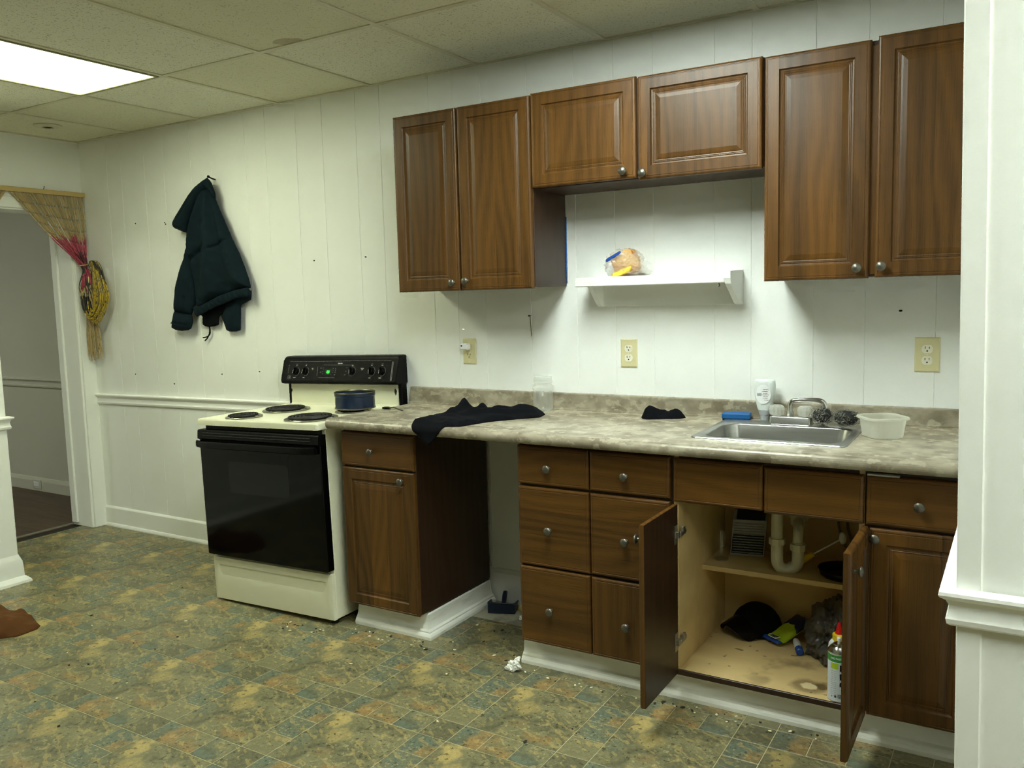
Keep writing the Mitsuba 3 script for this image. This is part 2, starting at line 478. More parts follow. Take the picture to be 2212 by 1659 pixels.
# back wall: slab and planks
GR = [0, .27, .405, .625, .80, 1.033, 1.2, 1.476, 1.63, 1.85, 2.03, 2.25, 2.40, 2.688, 2.82, 2.972, 3.205, 3.43, 3.607, 3.775, 4.022, 4.163, 4.39, 4.565, 4.79, 4.97]
struct('wall_back', box(-.12, 5.0, .0, .12, -.06, H + .1), 'wall_paint')
for a, b in zip(GR[:-1], GR[1:]):
    put('wall_back__panel', hull([(x, y, z) for z in (0, H) for x, y in ((a + .0001, .003), (a + .0001, -.0024), (a + .0017, -.004), (b - .0017, -.004), (b - .0001, -.0024), (b - .0001, .003))]), 'wall_paint')
BB = [(0, 0), (.022, 0), (.022, .008), (.017, .018), (.012, .022), (.012, .118), (.009, .124), (.004, .13), (0, .13)]
struct('baseboard_back', molding([(0.0, -.003), (1.95, -.003)], BB), 'trim_paint', 20)
struct('baseboard_gap', molding([(2.94, -.003), (3.47, -.003)], [(0, 0), (.014, 0), (.014, .135), (.010, .142), (.006, .152), (0, .156)]), 'trim_paint', 20)
RAIL = [(0, -.033), (.010, -.033), (.014, -.029), (.016, -.02), (.012, -.012), (.011, .004), (.016, .014), (.025, .02), (.027, .024), (.026, .03), (0, .033)]


def rail(z): return [(d, z + h) for d, h in RAIL]


struct('trim_1', remap(molding([(0.0, -.003), (1.95, -.003)], rail(.822)), lambda V: np.c_[V[:, 0], V[:, 1], V[:, 2] + .012 * V[:, 0]]), 'trim_paint', 25)

# left wall with the doorway, jamb and casing
DH = 1.99
struct('wall_left', cat_(box(-.12, 0, YF, -.88, -.06, H + .1), box(-.12, 0, -.88, -.09, DH, H + .1), box(-.12, 0, -.09, .5, -.06, H + .1)), 'wall_paint')
struct('trim_2', cat_(box(-.005, .013, -.092, -.004, 0, 2.05, .003), box(-.005, .012, -.97, -.092, DH - .002, 2.05, .003)), 'trim_paint')     # casing
struct('trim_3', cat_(box(-.205, 0.0, -.105, -.088, 0, DH, .003), box(-.205, 0.0, -.885, -.088, DH - .012, DH + .003, .002), box(-.2, -.145, -.118, -.1, .02, DH - .012, .003)), 'trim_paint')
struct('trim_4', box(-.235, -.205, -.88, -.09, -.002, .006, .002), 'hinge_metal')
# stub wall that hides the doorway's near side
struct('wall_stub', box(0, .645, YF, -.915, 0, H + .05, .004), 'trim_paint')
BB2 = [(0, 0), (.04, 0), (.038, .012), (.026, .026), (.016, .034), (.014, .085), (.012, .112), (.006, .128), (0, .146)]
struct('baseboard_stub', molding([(.645, -5.3), (.645, -.915), (0.02, -.915)][::-1][::-1], BB2), 'trim_paint', 30)
struct('trim_5', molding([(.645, -5.3), (.645, -.915), (0.02, -.915)], rail(.83)), 'trim_paint', 25)
# right wall: its end stands near the camera; a slight lean
lean = lambda V: np.c_[V[:, 0] + .0125 - .0142 * V[:, 2], V[:, 1], V[:, 2]]
prf = Polygon([(4.966, 0.0), (4.966, -1.575), (XR, -1.575), (XR, -1.45), (5.10, -1.45), (5.10, 0.0)])
struct('wall_right', remap(extr(prf, H + .05), lean), 'trim_paint')
struct('trim_6', remap(cat_(box(4.961, 5.001, -1.581, -1.54, 0, H, .0025)), lean), 'trim_paint')
struct('trim_7', remap(molding([(4.966, -.7), (4.966, -1.575), (XR, -1.575)][::-1][::-1], [(-d, z) for d, z in rail(.842)]), lean) if False else remap(molding([(4.961, -.66), (4.961, -1.581), (XR, -1.581)], rail(.842)[::-1]), lean), 'trim_paint', 25)
# walls out of view that close the room
struct('wall_far_right', box(XR, XR + .1, YF, .2, 0, H + .1), 'far_paint')
struct('wall_front', box(0, XR, YF - .1, YF, 0, H + .1), 'far_paint')

# ceiling: backing, grid bars, tiles
struct('ceiling', cat_(box(-.12, XR, YF, .02, H + .02, H + .1)), 'dark_gap')
YR = [0.0] + GY
bars = []
for x in GX: bars.append(box(x - .0115, x + .0115, YF, 0, H - .002, H + .006))
for y in GY: bars.append(box(0, XR, y - .0115, y + .0115, H - .002, H + .006))
for b in bars: put('ceiling__grid_bar', b, 'ceiling_metal')
put('ceiling__wall_angle', cat_(box(0, 5, -.02, -.004, H - .003, H + .004), box(0, .016, -.92, 0, H - .003, H + .004)), 'ceiling_metal')
XS = [0.0] + [x for x in GX if x > .1] + [XR]
YS = [0.0] + GY + [YF]
lamp_cells = set()
for lx, ly, _ in LAMP: lamp_cells.add((round(lx, 2), round(ly, 2)))
trng = random.Random(3)
for i in range(len(XS) - 1):
    for j in range(len(YS) - 1):
        a, b, c, d = XS[i], XS[i + 1], YS[j + 1], YS[j]
        if any(abs(a - lx) < .1 and abs(c - ly) < .1 for lx, ly, _ in LAMP): continue
        if b - a < .05: continue
        sag = trng.uniform(0, .0025)
        m = hull([(x, y, z) for (x, y, z) in [(x, y, H + .014) for x in (a + .004, b - .004) for y in (c + .004, d - .004)] + [(x, y, H + .0045 - sag) for x in (a + .006, b - .006) for y in (c + .006, d - .006)]])
        put('ceiling__tile', m, 'ceiling_tile_white' if (i in (4, 5) and j == 0) or trng.random() < .2 else 'ceiling_tile')

# hall behind the doorway
struct('wall_hall', box(-3.5, -.12, .38, .5, -.05, 2.5), 'hall_paint')
struct('wall_hall_far', cat_(box(-3.6, -3.5, -4, .5, -.05, 2.5), box(-3.5, -.12, -4.1, -4, -.05, 2.5)), 'hall_paint')
struct('ceiling_hall', box(-3.5, -.12, -4, .5, 2.45, 2.55), 'hall_paint')
struct('floor_hall', box(-3.5, -.12, -4, .5, -.06, -.006), 'dark_gap')
for k_ in range(34):
    y0 = .38 - .12 * (k_ + 1)
    xs = [-3.5, -2.3 - .35 * (k_ % 3), -1.2 - .3 * ((k_ * 2) % 3), -.2 if k_ > 3 else -.121]
    for a, b in zip(xs[:-1], xs[1:]): put('floor_hall__plank', box(a + .0008, b - .0008, y0 + .0008, y0 + .1192, -.008, 0, .001), 'hall_wood')
struct('baseboard_hall', molding([(-3.5, .38), (-.125, .38)], [(0, 0), (.015, 0), (.015, .075), (.010, .085), (.004, .1), (0, .104)]), 'hall_paint', 20)
struct('trim_8', molding([(-3.5, .38), (-.125, .38)], [(d, z * 1.05) for d, z in rail(.80)]), 'hall_paint', 20)
t = 'hall_outlet'
put(t + '__plate', box(-1.50, -1.385, .358, .366, .018, .088, .003), 'hall_paint'); put(t + '__face', box(-1.475, -1.41, .354, .36, .035, .072, .003), 'white_plastic')
lab(t, 'small outlet box on the grey baseboard seen through the doorway', 'outlet')

# ------------------------------------------------------------------ ceiling lights
for n, (lx, ly, L) in enumerate(LAMP):
    t = free('ceiling_light')
    x0, x1, y0, y1 = lx + .012, lx + .5976, ly + .012, ly + 1.207
    fr = []
    w = .014
    for a, b, c, d in ((x0, x1, y0, y0 + w), (x0, x1, y1 - w, y1), (x0, x0 + w, y0 + w, y1 - w), (x1 - w, x1, y0 + w, y1 - w)): fr.append(box(a, b, c, d, H - .006, H + .01, .002))
    put(t + '__frame', cat_(*fr), 'fixture_metal')
    dm = box(x0 + w - .002, x1 - w + .002, y0 + w - .002, y1 - w + .002, H - .0005, H + .006)
    k = put(t + '__diffuser', dm, 'white_plastic'); scene[k]['emitter'] = {'type': 'area', 'radiance': rgb(L)}
    lab(t, ['lit rectangular fluorescent ceiling light over the left end of the kitchen', 'lit fluorescent ceiling light above the sink counter', 'lit fluorescent ceiling light behind the camera'][n], 'ceiling light')
t = 'hall_light'
k = put(t + '__diffuser', box(-2.3, -1.7, -2.2, -1.6, 2.40, 2.44, .01), 'white_plastic'); scene[k]['emitter'] = {'type': 'area', 'radiance': rgb(HALL_LAMP)}
put(t + '__base', box(-2.33, -1.67, -2.23, -1.57, 2.44, 2.455, .003), 'ceiling_metal')
lab(t, 'square ceiling light in the hall beyond the doorway', 'ceiling light')
t = 'ceiling_vent'
put(t + '__ring', remap(lathe([(.03, .0), (.03, -.012), (.05, -.012), (.066, -.007), (.07, -.003), (.07, 0), (.03, 0)], 40), lambda V: V + [.345, -.395, H + .0025]), 'ceiling_metal', 30)
put(t + '__core', remap(lathe([(0, 0), (.031, 0), (.031, -.006), (.012, -.012), (0, -.012)], 24), lambda V: V + [.345, -.395, H + .0025]), 'dark_hollow', 30)
lab(t, 'round white ceiling ring with dark centre near the far left corner', 'ceiling vent')

# ------------------------------------------------------------------ doors, drawers, knobs
KN = lathe([(0, 0), (.0085, 0), (.0085, .0025), (.006, .004), (.0052, .009), (.006, .014), (.0125, .0165), (.0152, .0195), (.0155, .0215), (.0135, .0245), (.0085, .027), (.0035, .0284), (0, .0287)], 28)
KN = remap(KN, lambda V: np.c_[V[:, 0], -V[:, 2], V[:, 1]])
if KN.volume < 0: KN.invert()
knob = mikit.ply(KN, 'pewter', 35)
EDGE = [(0, .0), (0, .012), (.0015, .0155), (.004, .0178), (.0075, .019), (.0095, .019), (.0105, .0178), (.0125, .0178), (.0135, .019)]
PANEL = [(.047, .019), (.0485, .0165), (.051, .0128), (.056, .012), (.059, .0135), (.061, .0132), (.063, .0145), (.066, .0138), (.072, .0155), (.085, .0175), (.087, .0175)]


def slab(w, h, panel, inset=0.0):
    """front at -y; origin at lower left back corner"""
    L = []
    for i, d in EDGE + ([(i + inset, d) for i, d in PANEL] if panel else []):
        L.append([(i, -d, i), (w - i, -d, i), (w - i, -d, h - i), (i, -d, h - i)])
    return loft(L)


def front(holder, kind, x0, x1, z0, z1, yb, panel, knob_at=None, mat_='wood_vertical', label=None):
    k = put(f'{holder}__{kind}', remap(slab(x1 - x0, z1 - z0, panel), lambda V: V + [x0, yb, z0]), mat_)
    if label: labels[k] = {'label': label}
    if knob_at: put(k + '__knob', knob, None, tw=T().translate([knob_at[0], yb - .0185, knob_at[1]]))
    return k


# upper cabinets
UB, UT, UYb = 1.433, 2.176, -.273


def carcass(t, x0, x1, y0, z0, z1, m='wood_side'):
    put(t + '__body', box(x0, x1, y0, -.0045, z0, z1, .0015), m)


t = 'wall_cabinet'
carcass(t, 2.708, 3.382, UYb, UB + .008, UT - .006)
front(t, 'door', 2.706, 3.029, UB, UT, UYb, True, (2.999, 1.467)); front(t, 'door', 3.037, 3.379, UB, UT, UYb, True, (3.066, 1.472))
lab(t, 'tall brown wood wall cabinet with two doors, left of the short cabinet', 'cabinet')
t = 'wall_cabinet_001'
carcass(t, 3.3835, 4.279, UYb, 1.819, UT)
front(t, 'door', 3.385, 3.822, 1.822, 2.181, UYb, True, (3.776, 1.849)); front(t, 'door', 3.831, 4.275, 1.812, 2.177, UYb, True, (3.853, 1.835))
lab(t, 'short brown wood wall cabinet with two wide doors above the white shelf', 'cabinet')
t = 'wall_cabinet_002'
carcass(t, 4.2805, 4.9545, UYb, UB + .006, UT - .006)
put(t + '__face_frame', box(4.60, 4.65, UYb - .004, UYb + .001, UB + .012, UT - .02, .001), 'wood_vertical')
front(t, 'door', 4.284, 4.614, UB, UT - .004, UYb, True, (4.583, 1.467)); front(t, 'door', 4.634, 4.955, UB + .002, UT + .002, UYb - .004, True, (4.656, 1.47))
lab(t, 'tall brown wood wall cabinet with two doors above the sink end, beside the right wall', 'cabinet')
t = 'painters_tape'
put(t, box(3.3825, 3.3862, -.006, -.0042, 1.452, 1.73), 'tape_blue'); lab(t, 'strip of blue tape along the back edge of the tall left wall cabinet', 'tape')

# base cabinets
BYb, BT = -.55, .875


def base_body(t, x0, x1, side='wood_side', y0=BYb):
    put(t + '__body', cat_(box(x0, x1, y0, -.03, .108, .868, .0015), box(x0 + .005, x1 - .005, -.485, -.03, 0, .108)), side)


t = 'base_cabinet'
base_body(t, 2.583, 2.966)
front(t, 'drawer', 2.583, 2.9655, .712, .857, BYb, False, (2.752, .779), 'wood_horizontal')
front(t, 'door', 2.582, 2.9645, .105, .704, BYb, True, (2.905, .668))
lab(t, 'narrow brown wood base cabinet with one drawer and one door beside the stove', 'cabinet')
t = 'drawer_cabinet'
base_body(t, 3.453, 3.747)
for z0, z1, kz in ((.714, .857, .779), (.407, .704, .548), (.107, .400, .244)): front(t, 'drawer', 3.453, 3.745, z0, z1, BYb, False, (3.585, kz), 'wood_horizontal')
lab(t, 'brown wood cabinet of three drawers right of the open gap under the worktop', 'cabinet')
t = 'drawer_cabinet_001'
base_body(t, 3.7485, 4.055)
for z0, z1, kz in ((.714, .856, .777), (.409, .7035, .547), (.107, .399, .24)): front(t, 'drawer', 3.7495, 4.047, z0, z1, BYb, False, (3.888, kz), 'wood_horizontal' if z0 > .2 else 'wood_vertical')
lab(t, 'brown wood cabinet of three drawers partly behind the open sink cabinet door', 'cabinet')
t = 'sink_cabinet'
put(t + '__side_panel', box(4.0565, 4.073, BYb, -.03, .1, .868, .001), 'maple')
put(t + '__side_panel', box(4.640, 4.6565, BYb, -.03, .1, .868, .001), 'maple')
put(t + '__back_panel', box(4.073, 4.640, -.04, -.03, .1, .868, .001), 'maple')
put(t + '__bottom_panel', cat_(box(4.073, 4.640, BYb + .002, -.04, .1, .118, .001), box(4.06, 4.65, -.485, -.04, 0, .1)), 'maple')
k = put(t + '__front_edge', box(4.0575, 4.6555, BYb - .006, BYb + .002, .098, .117, .0015), 'wood_side')
put(t + '__shelf', box(4.0735, 4.6395, -.315, -.045, .4, .418, .001), 'maple')
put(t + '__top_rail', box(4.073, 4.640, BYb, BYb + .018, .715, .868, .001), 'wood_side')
front(t, 'false_front', 4.059, 4.3555, .706, .855, BYb, False, None, 'wood_horizontal'); front(t, 'false_front', 4.36, 4.655, .70, .849, BYb, False, None, 'wood_horizontal')
lab(t, 'brown wood sink cabinet with both doors open showing a maple interior', 'cabinet')


def open_door(x_hinge, dirn, y0, z0, z1, w, knobz):
    """door swung out 90 degrees: its face looks along dirn (x), free edge towards the camera"""
    s = slab(w, z1 - z0, True)
    # local x: 0 hinge -> w free edge ; face -y
    if dirn < 0: f = lambda V: np.c_[x_hinge + V[:, 1], y0 - V[:, 0], z0 + V[:, 2]]
    else: f = lambda V: np.c_[x_hinge - V[:, 1], y0 - V[:, 0], z0 + V[:, 2]]
    m = remap(s, f)
    if m.volume < 0: m.invert()
    k = put(t + '__door', m, 'wood_vertical')
    labels[k] = {'label': 'door swung open with its dark inner face showing' if dirn < 0 else 'door swung open and seen edge-on'}
    bk = box(*((x_hinge - .0002, x_hinge + .0012) if dirn < 0 else (x_hinge - .0012, x_hinge + .0002)), y0 - w + .0005, y0 - .0005, z0 + .0005, z1 - .0005, .0003)
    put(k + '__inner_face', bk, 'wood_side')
    kk = remap(KN, lambda V: np.c_[x_hinge + dirn * (.0185 - V[:, 1]), y0 - w + .032 + V[:, 0] * dirn, knobz + V[:, 2]])
    if kk.volume < 0: kk.invert()
    put(k + '__knob', kk, 'pewter', 35)
    for hz in (z0 + .115, z1 - .1):
        s_ = 1 if dirn < 0 else -1
        xa = x_hinge
        bx = lambda a, b, c, d, e, f: box(min(xa + s_ * a, xa + s_ * b), max(xa + s_ * a, xa + s_ * b), c, d, e, f, .001)
        put(k + '__hinge', cat_(bx(.0008, .003, y0 - .03, y0 - .004, hz - .032, hz + .032), bx(.001, .013, y0 - .024, y0 - .006, hz - .011, hz + .011), bx(.004, .016, y0 - .008, y0 + .045, hz - .007, hz + .007), bx(.010, .018, y0 + .01, y0 + .03, hz + .006, hz + .022)), 'hinge_metal')


open_door(4.075, -1, -.572, .113, .700, .292, .645)
open_door(4.655, 1, -.580, .113, .700, .306, .645)
t = 'base_cabinet_001'
base_body(t, 4.6585, 4.9545)
front(t, 'drawer', 4.662, 4.952, .70, .85, BYb, False, (4.807, .772), 'wood_horizontal')
front(t, 'door', 4.672, 4.953, .107, .692, BYb, True, (4.689, .663))
lab(t, 'brown wood base cabinet with one drawer and one door at the right wall', 'cabinet')
TOE = [(0, 0), (.045, 0), (.045, .012), (.041, .02), (.034, .025), (.034, .03), (.024, .036), (.018, .05), (.015, .072), (.016, .095), (.013, .1), (0, .1)]
struct('baseboard_cabinet', molding([(2.588, -.491), (2.9515, -.491), (2.9515, -.03)][::1], TOE), 'toe_paint', 25)
struct('baseboard_cabinet_001', molding([(3.43, -.491), (4.945, -.491)], TOE), 'toe_paint', 25)


# ------------------------------------------------------------------ worktop
def zc(x, y):
    tt = (np.asarray(x) - 2.56) / 2.34
    return .913 + (1 + np.asarray(y) / .63) * (-.005 + .017 * tt)


def Zc(x, y): return float(zc(x, y))


WR = 4.9535
front_arc = [(-.612 - .019 * math.sin(a), .8925 - .0205 * math.cos(a)) for a in np.linspace(0, math.pi, 11)]
wt = prism_x(Polygon([(-.0045, .878)] + [(-.60, .878), (-.605, .872)] + front_arc + [(-.0045, .913)]), 2.557, WR)
SX0, SX1, SY0, SY1 = 4.118, 4.568, -.452, -.135       # hole for the bowl
man = lambda m: m3.Manifold(m3.Mesh(vert_properties=np.asarray(m.vertices, np.float32), tri_verts=np.asarray(m.faces, np.uint32)))
def unman(M):
    q = M.to_mesh(); return trimesh.Trimesh(q.vert_properties[:, :3], q.tri_verts, process=True)
try:
    wt.merge_vertices(); W = man(wt) - man(box(SX0, SX1, SY0, SY1, .85, .95)); W = W.refine_to_length(.15); wt2 = unman(W)
    if len(wt2.faces) > 10: wt = wt2
except Exception as e: print('worktop boolean', e)
warp = lambda V: np.c_[V[:, 0], V[:, 1], V[:, 2] + (zc(V[:, 0], V[:, 1]) - .913)]
put('worktop__slab', remap(wt, warp), 'laminate', 40)
bsp = [(-.0045, .9), (-.034, .9), (-.034, .915), (-.0285, .92), (-.0255, .93), (-.0255, .972), (-.023, .979), (-.018, .982), (-.0045, .982)]
bs_ = prism_x(Polygon(bsp), 2.531, WR)
bs_.vertices[(bs_.vertices[:, 0] < 2.54) & (bs_.vertices[:, 2] > .97), 0] += .008
put('worktop__backsplash', remap(bs_, lambda V: np.c_[V[:, 0], V[:, 1], V[:, 2] + (zc(V[:, 0], 0) - .913) * (V[:, 2] < .95) + .004 * (V[:, 2] > .95)]), 'laminate', 30)
lab('worktop', 'long beige mottled laminate worktop with a rounded front and low backsplash', 'countertop')
t = 'grey_pad'
put(t, remap(box(4.664, 4.752, -.573, -.5512, .8505, .856, .001), lambda V: np.c_[V[:, 0], V[:, 1], V[:, 2] + .0]), 'heater_grey'); lab(t, 'flat grey pad stuck in the gap between worktop and right drawer', 'pad')

# ------------------------------------------------------------------ sink
SZ = .9165


def rl(x0, x1, y0, y1, r, z):
    return [(x, y, zc(x, y) + z) for x, y in rrect(x0, x1, y0, y1, r, 7)]


sink = loft([rl(4.092, 4.592, -.497, -.088, .02, .0012), rl(4.094, 4.590, -.495, -.09, .02, .0045), rl(4.108, 4.576, -.478, -.104, .03, .0052), rl(4.118, 4.566, -.458, -.158, .05, .0035),
             rl(4.124, 4.560, -.452, -.165, .05, -.003), rl(4.134, 4.550, -.440, -.175, .05, -.06), rl(4.146, 4.538, -.428, -.187, .05, -.125), rl(4.165, 4.519, -.41, -.205, .05, -.142), rl(4.29, 4.38, -.34, -.27, .034, -.147)], cap0=False)
su = sink.copy(); su.invert(); su.vertices = su.vertices + np.c_[np.zeros(len(su.vertices)), np.zeros(len(su.vertices)), np.full(len(su.vertices), -.0012)]
put('sink__basin', sink, 'steel', 40)
put('sink__drain', remap(lathe([(0, .002), (.018, .002), (.02, .006), (.036, .007), (.04, .004), (.04, 0), (0, 0)], 32), lambda V: V + [4.335, -.305, Zc(4.335, -.3) - .146]), 'chrome', 30)
lab('sink', 'stainless steel single-bowl drop-in sink set in the worktop', 'sink')
t = 'faucet'
fz = Zc(4.34, -.12) + .0045
put(t + '__base', remap(hull([(x * (1 if zz < .02 else .965) + 4.34, y * (1 if zz < .02 else .8) - .121, zz) for zz in (0, .021) for x, y in [tuple(q) for q in rrect(-.076, .076, -.024, .024, .012, 4)]] + [(x * .94 + 4.34, y * .7 - .121, .0245) for x, y in [tuple(q) for q in rrect(-.076, .076, -.024, .024, .012, 4)]]), lambda V: V + [0, 0, fz]), 'steel', 30)
for dx in (-.05, .05):
    fl = []
    for r, z in ((.017, .0), (.024, .004), (.026, .022), (.0245, .032), (.02, .037), (.01, .0385)):
        fl.append([(4.34 + dx + (r + (.0013 if i % 2 else 0) * (r > .02)) * math.cos(a), -.124 + (r + (.0013 if i % 2 else 0) * (r > .02)) * math.sin(a), fz + .027 + z) for i, a in enumerate(np.linspace(0, 2 * math.pi, 24, endpoint=False))])
    k = put(t + '__handle', loft(fl), 'frosted_acrylic')
    labels[k] = {'label': 'clear fluted acrylic handle'}
    put(k + '__stem', remap(lathe([(0, 0), (.013, 0), (.013, .006), (.007, .008), (.007, .03), (0, .03)], 20), lambda V: V + [4.34 + dx, -.124, fz + .0225]), 'chrome', 30)
sp = curve([(4.337, -.121, fz + .04), (4.336, -.121, fz + .066), (4.342, -.1205, fz + .079), (4.358, -.119, fz + .0835), (4.40, -.115, fz + .086), (4.432, -.1115, fz + .086), (4.447, -.1095, fz + .08), (4.456, -.108, fz + .064), (4.459, -.1075, fz + .048)], 8)
put(t + '__spout', cat_(tube(sp, .0085, 16), tube([(4.337, -.121, fz + .02), (4.337, -.121, fz + .045)], .0125, 8)), 'chrome', 40)
lab(t, 'chrome sink faucet with clear fluted handles and spout turned right', 'faucet')

for n, (cx, cy, rx, ry, rz) in enumerate([(4.452, -.138, .047, .042, .036), (4.535, -.172, .054, .046, .036)]):
    cz = Zc(cx, cy) + .0047 + rz
    st = []
    r_ = np.random.default_rng(20 + n)
    for q in range(200):
        d = r_.normal(size=3); d /= np.linalg.norm(d); p = d * r_.uniform(.35, .9)
        ax = r_.normal(size=3); ax /= np.linalg.norm(ax); bx_ = np.cross(ax, [.3, .5, .8]); bx_ /= np.linalg.norm(bx_); cx_ = np.cross(ax, bx_)
        ph = np.linspace(0, r_.uniform(5, 10), 18); rr = r_.uniform(.09, .22)
        P = p + rr * (np.cos(ph)[:, None] * bx_ + np.sin(ph)[:, None] * cx_) + ax * (ph[:, None] - ph.mean()) * .03
        L = np.linalg.norm(P, axis=1, keepdims=True); P = P / np.maximum(1, L / .98)
        st.append(tube(P * [rx, ry, rz] + [cx, cy, cz], .0009, 3, False))
    m = cat_(*st)
    k = free('steel_scrubber')
    put(k + '__strands', m, 'scrub_steel', True)
    put(k + '__core', remap(trimesh.creation.icosphere(2, 1.0), lambda V: V * [rx * .72, ry * .72, rz * .72] + [cx, cy, cz]), 'dark_hollow', True)
    lab(k, ['tangled steel scrubber under the faucet spout', 'tangled steel scrubber beside the clear plastic tub'][n], 'scrubber')

# ------------------------------------------------------------------ stove (leans a little to the left)
t = 'stove'
ST, SR = math.radians(.3), math.radians(1.33)
c_, s_ = math.cos(SR), math.sin(SR); ct_, st_ = math.cos(ST), math.sin(ST)


def sv(V):
    X = np.c_[c_ * V[:, 0] - s_ * V[:, 2], V[:, 1], s_ * V[:, 0] + c_ * V[:, 2]]
    return np.c_[2.155 + ct_ * X[:, 0] - st_ * X[:, 1], -.006 + st_ * X[:, 0] + ct_ * X[:, 1], -.014 + X[:, 2]]


def sput(name, m, b, smooth=False):
    return put(name, remap(m, sv), b, smooth)


sput(t + '__body', cat_(box(-.378, .378, -.585, -.008, .032, .868, .003)), 'almond')
ctop = loft([[(x, y, z) for x, y in rrect(-.38 + i, .38 - i, -.634 + i, -.008 - i * .2, .012, 4)] for i, z in ((0, .868), (0, .889), (.003, .895), (.009, .898), (.02, .8965), (.028, .8945))])
sput(t + '__cooktop', ctop, 'almond', 35)
sput(t + '__back_guard', prism_x([(-.008, .894), (-.062, .894), (-.052, .905), (-.048, 1.015), (-.008, 1.015)], -.352, .352), 'almond', 20)
# control housing
cs = [(-.005, 1.004), (-.08, 1.004), (-.092, 1.008), (-.095, 1.018), (-.062, 1.128), (-.052, 1.140), (-.04, 1.145), (-.005, 1.145)]
cap_ = []
for x, sc in ((-.381, .9), (-.377, .97), (-.366, 1), (.366, 1), (.377, .97), (.381, .9)):
    my, mz = -.05, 1.074
    cap_.append([(x, my + (y - my) * (sc if y < -.02 else 1), mz + (z - mz) * sc) for y, z in cs])
K = sput(t + '__control_panel', loft(cap_), 'black_plastic', 30)
sput(t + '__end_cap', box(.353, .376, -.046, -.006, .894, 1.01, .003), 'black_plastic')
sput(t + '__end_cap', box(-.376, -.353, -.046, -.006, .894, 1.01, .003), 'black_plastic')
# panel face frame: coordinates (x along, w up the sloping face)
fa, fb = np.array([-.095, 1.018]), np.array([-.062, 1.128]); fd = (fb - fa); FL = np.linalg.norm(fd); fd /= FL; fn = np.array([-fd[1], fd[0]])


def face(m, dx=0, w=0, lift=.0004):
    """local mesh: x right, y up on the panel, z outwards"""
    V = np.array(m.vertices); x = V[:, 0] + dx; ww = V[:, 1] + w; o = V[:, 2] + lift
    return trimesh.Trimesh(np.c_[x, fa[0] + fd[0] * ww + fn[0] * o, fa[1] + fd[1] * ww + fn[1] * o], m.faces, process=False)


def fput(name, m, b, dx=0, w=0, lift=.0004, smooth=False): return sput(name, face(m, dx, w, lift), b, smooth)


fput(t + '__control_panel__fascia', extr(rrect(-.345, .345, -.002, .096, .006), .0012), 'black_gloss', 0, .008, 0)
fput(t + '__control_panel__trim', cat_(*[extr(p, .0016) for p in (rrect(.345, .3475, 0, .094, .001), rrect(.351, .353, 0, .094, .001), rrect(-.33, .338, .0985, .0995, .0004))]), 'print_grey', 0, .006, .0004)
KX = [-.278, -.213, .099, .222, .287]
for n, kx in enumerate(KX):
    b_ = lathe([(0, 0), (.0195, 0), (.0195, .004), (.0165, .006), (.0155, .013), (0, .013)], 28)
    grip = hull([(x, y, z) for x, y, z in [(-.0055, -.017, .012), (.0055, -.017, .012), (-.0055, .017, .012), (.0055, .017, .012), (-.003, -.0165, .022), (.003, -.0165, .022), (-.003, .0165, .022), (.003, .0165, .022)]])
    rot = trimesh.transformations.rotation_matrix(math.radians(-8 if n < 2 else 4), [0, 0, 1])
    grip.apply_transform(rot)
    K = fput(t + '__dial', cat_(b_, grip), 'black_gloss', kx, .053, .0012, 30)
    pt = box(-.0006, .0006, -.0155, .004, .0222, .0228); pt.apply_transform(rot)
    fput(K + '__pointer', pt, 'print_white', kx, .053, .0012)
    ring = []
    if n == 2:
        for a in np.linspace(-60, 230, 13):
            m = box(.0225, .0245, -.0026, .0026, 0, .0005); m.apply_transform(trimesh.transformations.rotation_matrix(math.radians(-a + 30), [0, 0, 1])); ring.append(m)
    else:
        for a0, a1, w_ in ((-100, 60, .0016), (150, 175, .0006), (180, 205, .0006)):
            aa = np.radians(np.linspace(a0, a1, 24))
            P = [((.0225) * math.cos(a), (.0225) * math.sin(a)) for a in aa] + [((.0225 + w_) * math.cos(a), (.0225 + w_) * math.sin(a)) for a in aa[::-1]]
            ring.append(extr(Polygon(P), .0005))
    fput(K + '__marks', cat_(*ring), 'print_grey', kx, .053, .0013)


def txt(s, h, dx, w, b='print_white', holder=t + '__control_panel', slant=0, bold=False, lift=.0013, name='lettering'):
    m = meshkit.text_mesh(s, h, .0004, bold); V = m.vertices; cx = (V[:, 0].min() + V[:, 0].max()) / 2
    V = np.c_[V[:, 0] - cx + slant * V[:, 1], V[:, 1], V[:, 2]]; m = trimesh.Trimesh(V, m.faces, process=False)
    return fput(f'{holder}__{name}', m, b, dx, w, lift)


for n, kx in enumerate(KX):
    if n != 2: txt('FRONT' if n in (0, 4) else 'REAR', .0036, kx - .006, .0185, bold=True)
    txt('OFF', .0036, kx, .081, bold=True)
    if n != 2: txt('LO HI', .0028, kx, .089, 'print_grey')
txt('Spectra', .0062, .015, .0905, slant=.3, bold=True)
for dx, a, b_ in ((-.165, 'OVEN', 'ON'), (.163, 'SURFACE', 'UNIT')): txt(a, .0032, dx, .066, bold=True); txt(b_, .0032, dx, .060, bold=True)
txt('BAKE', .0024, .062, .070, 'print_grey'); txt('BROIL', .0024, .06, .052, 'print_grey'); txt('CLEAN', .0026, .055, .034, 'print_grey')
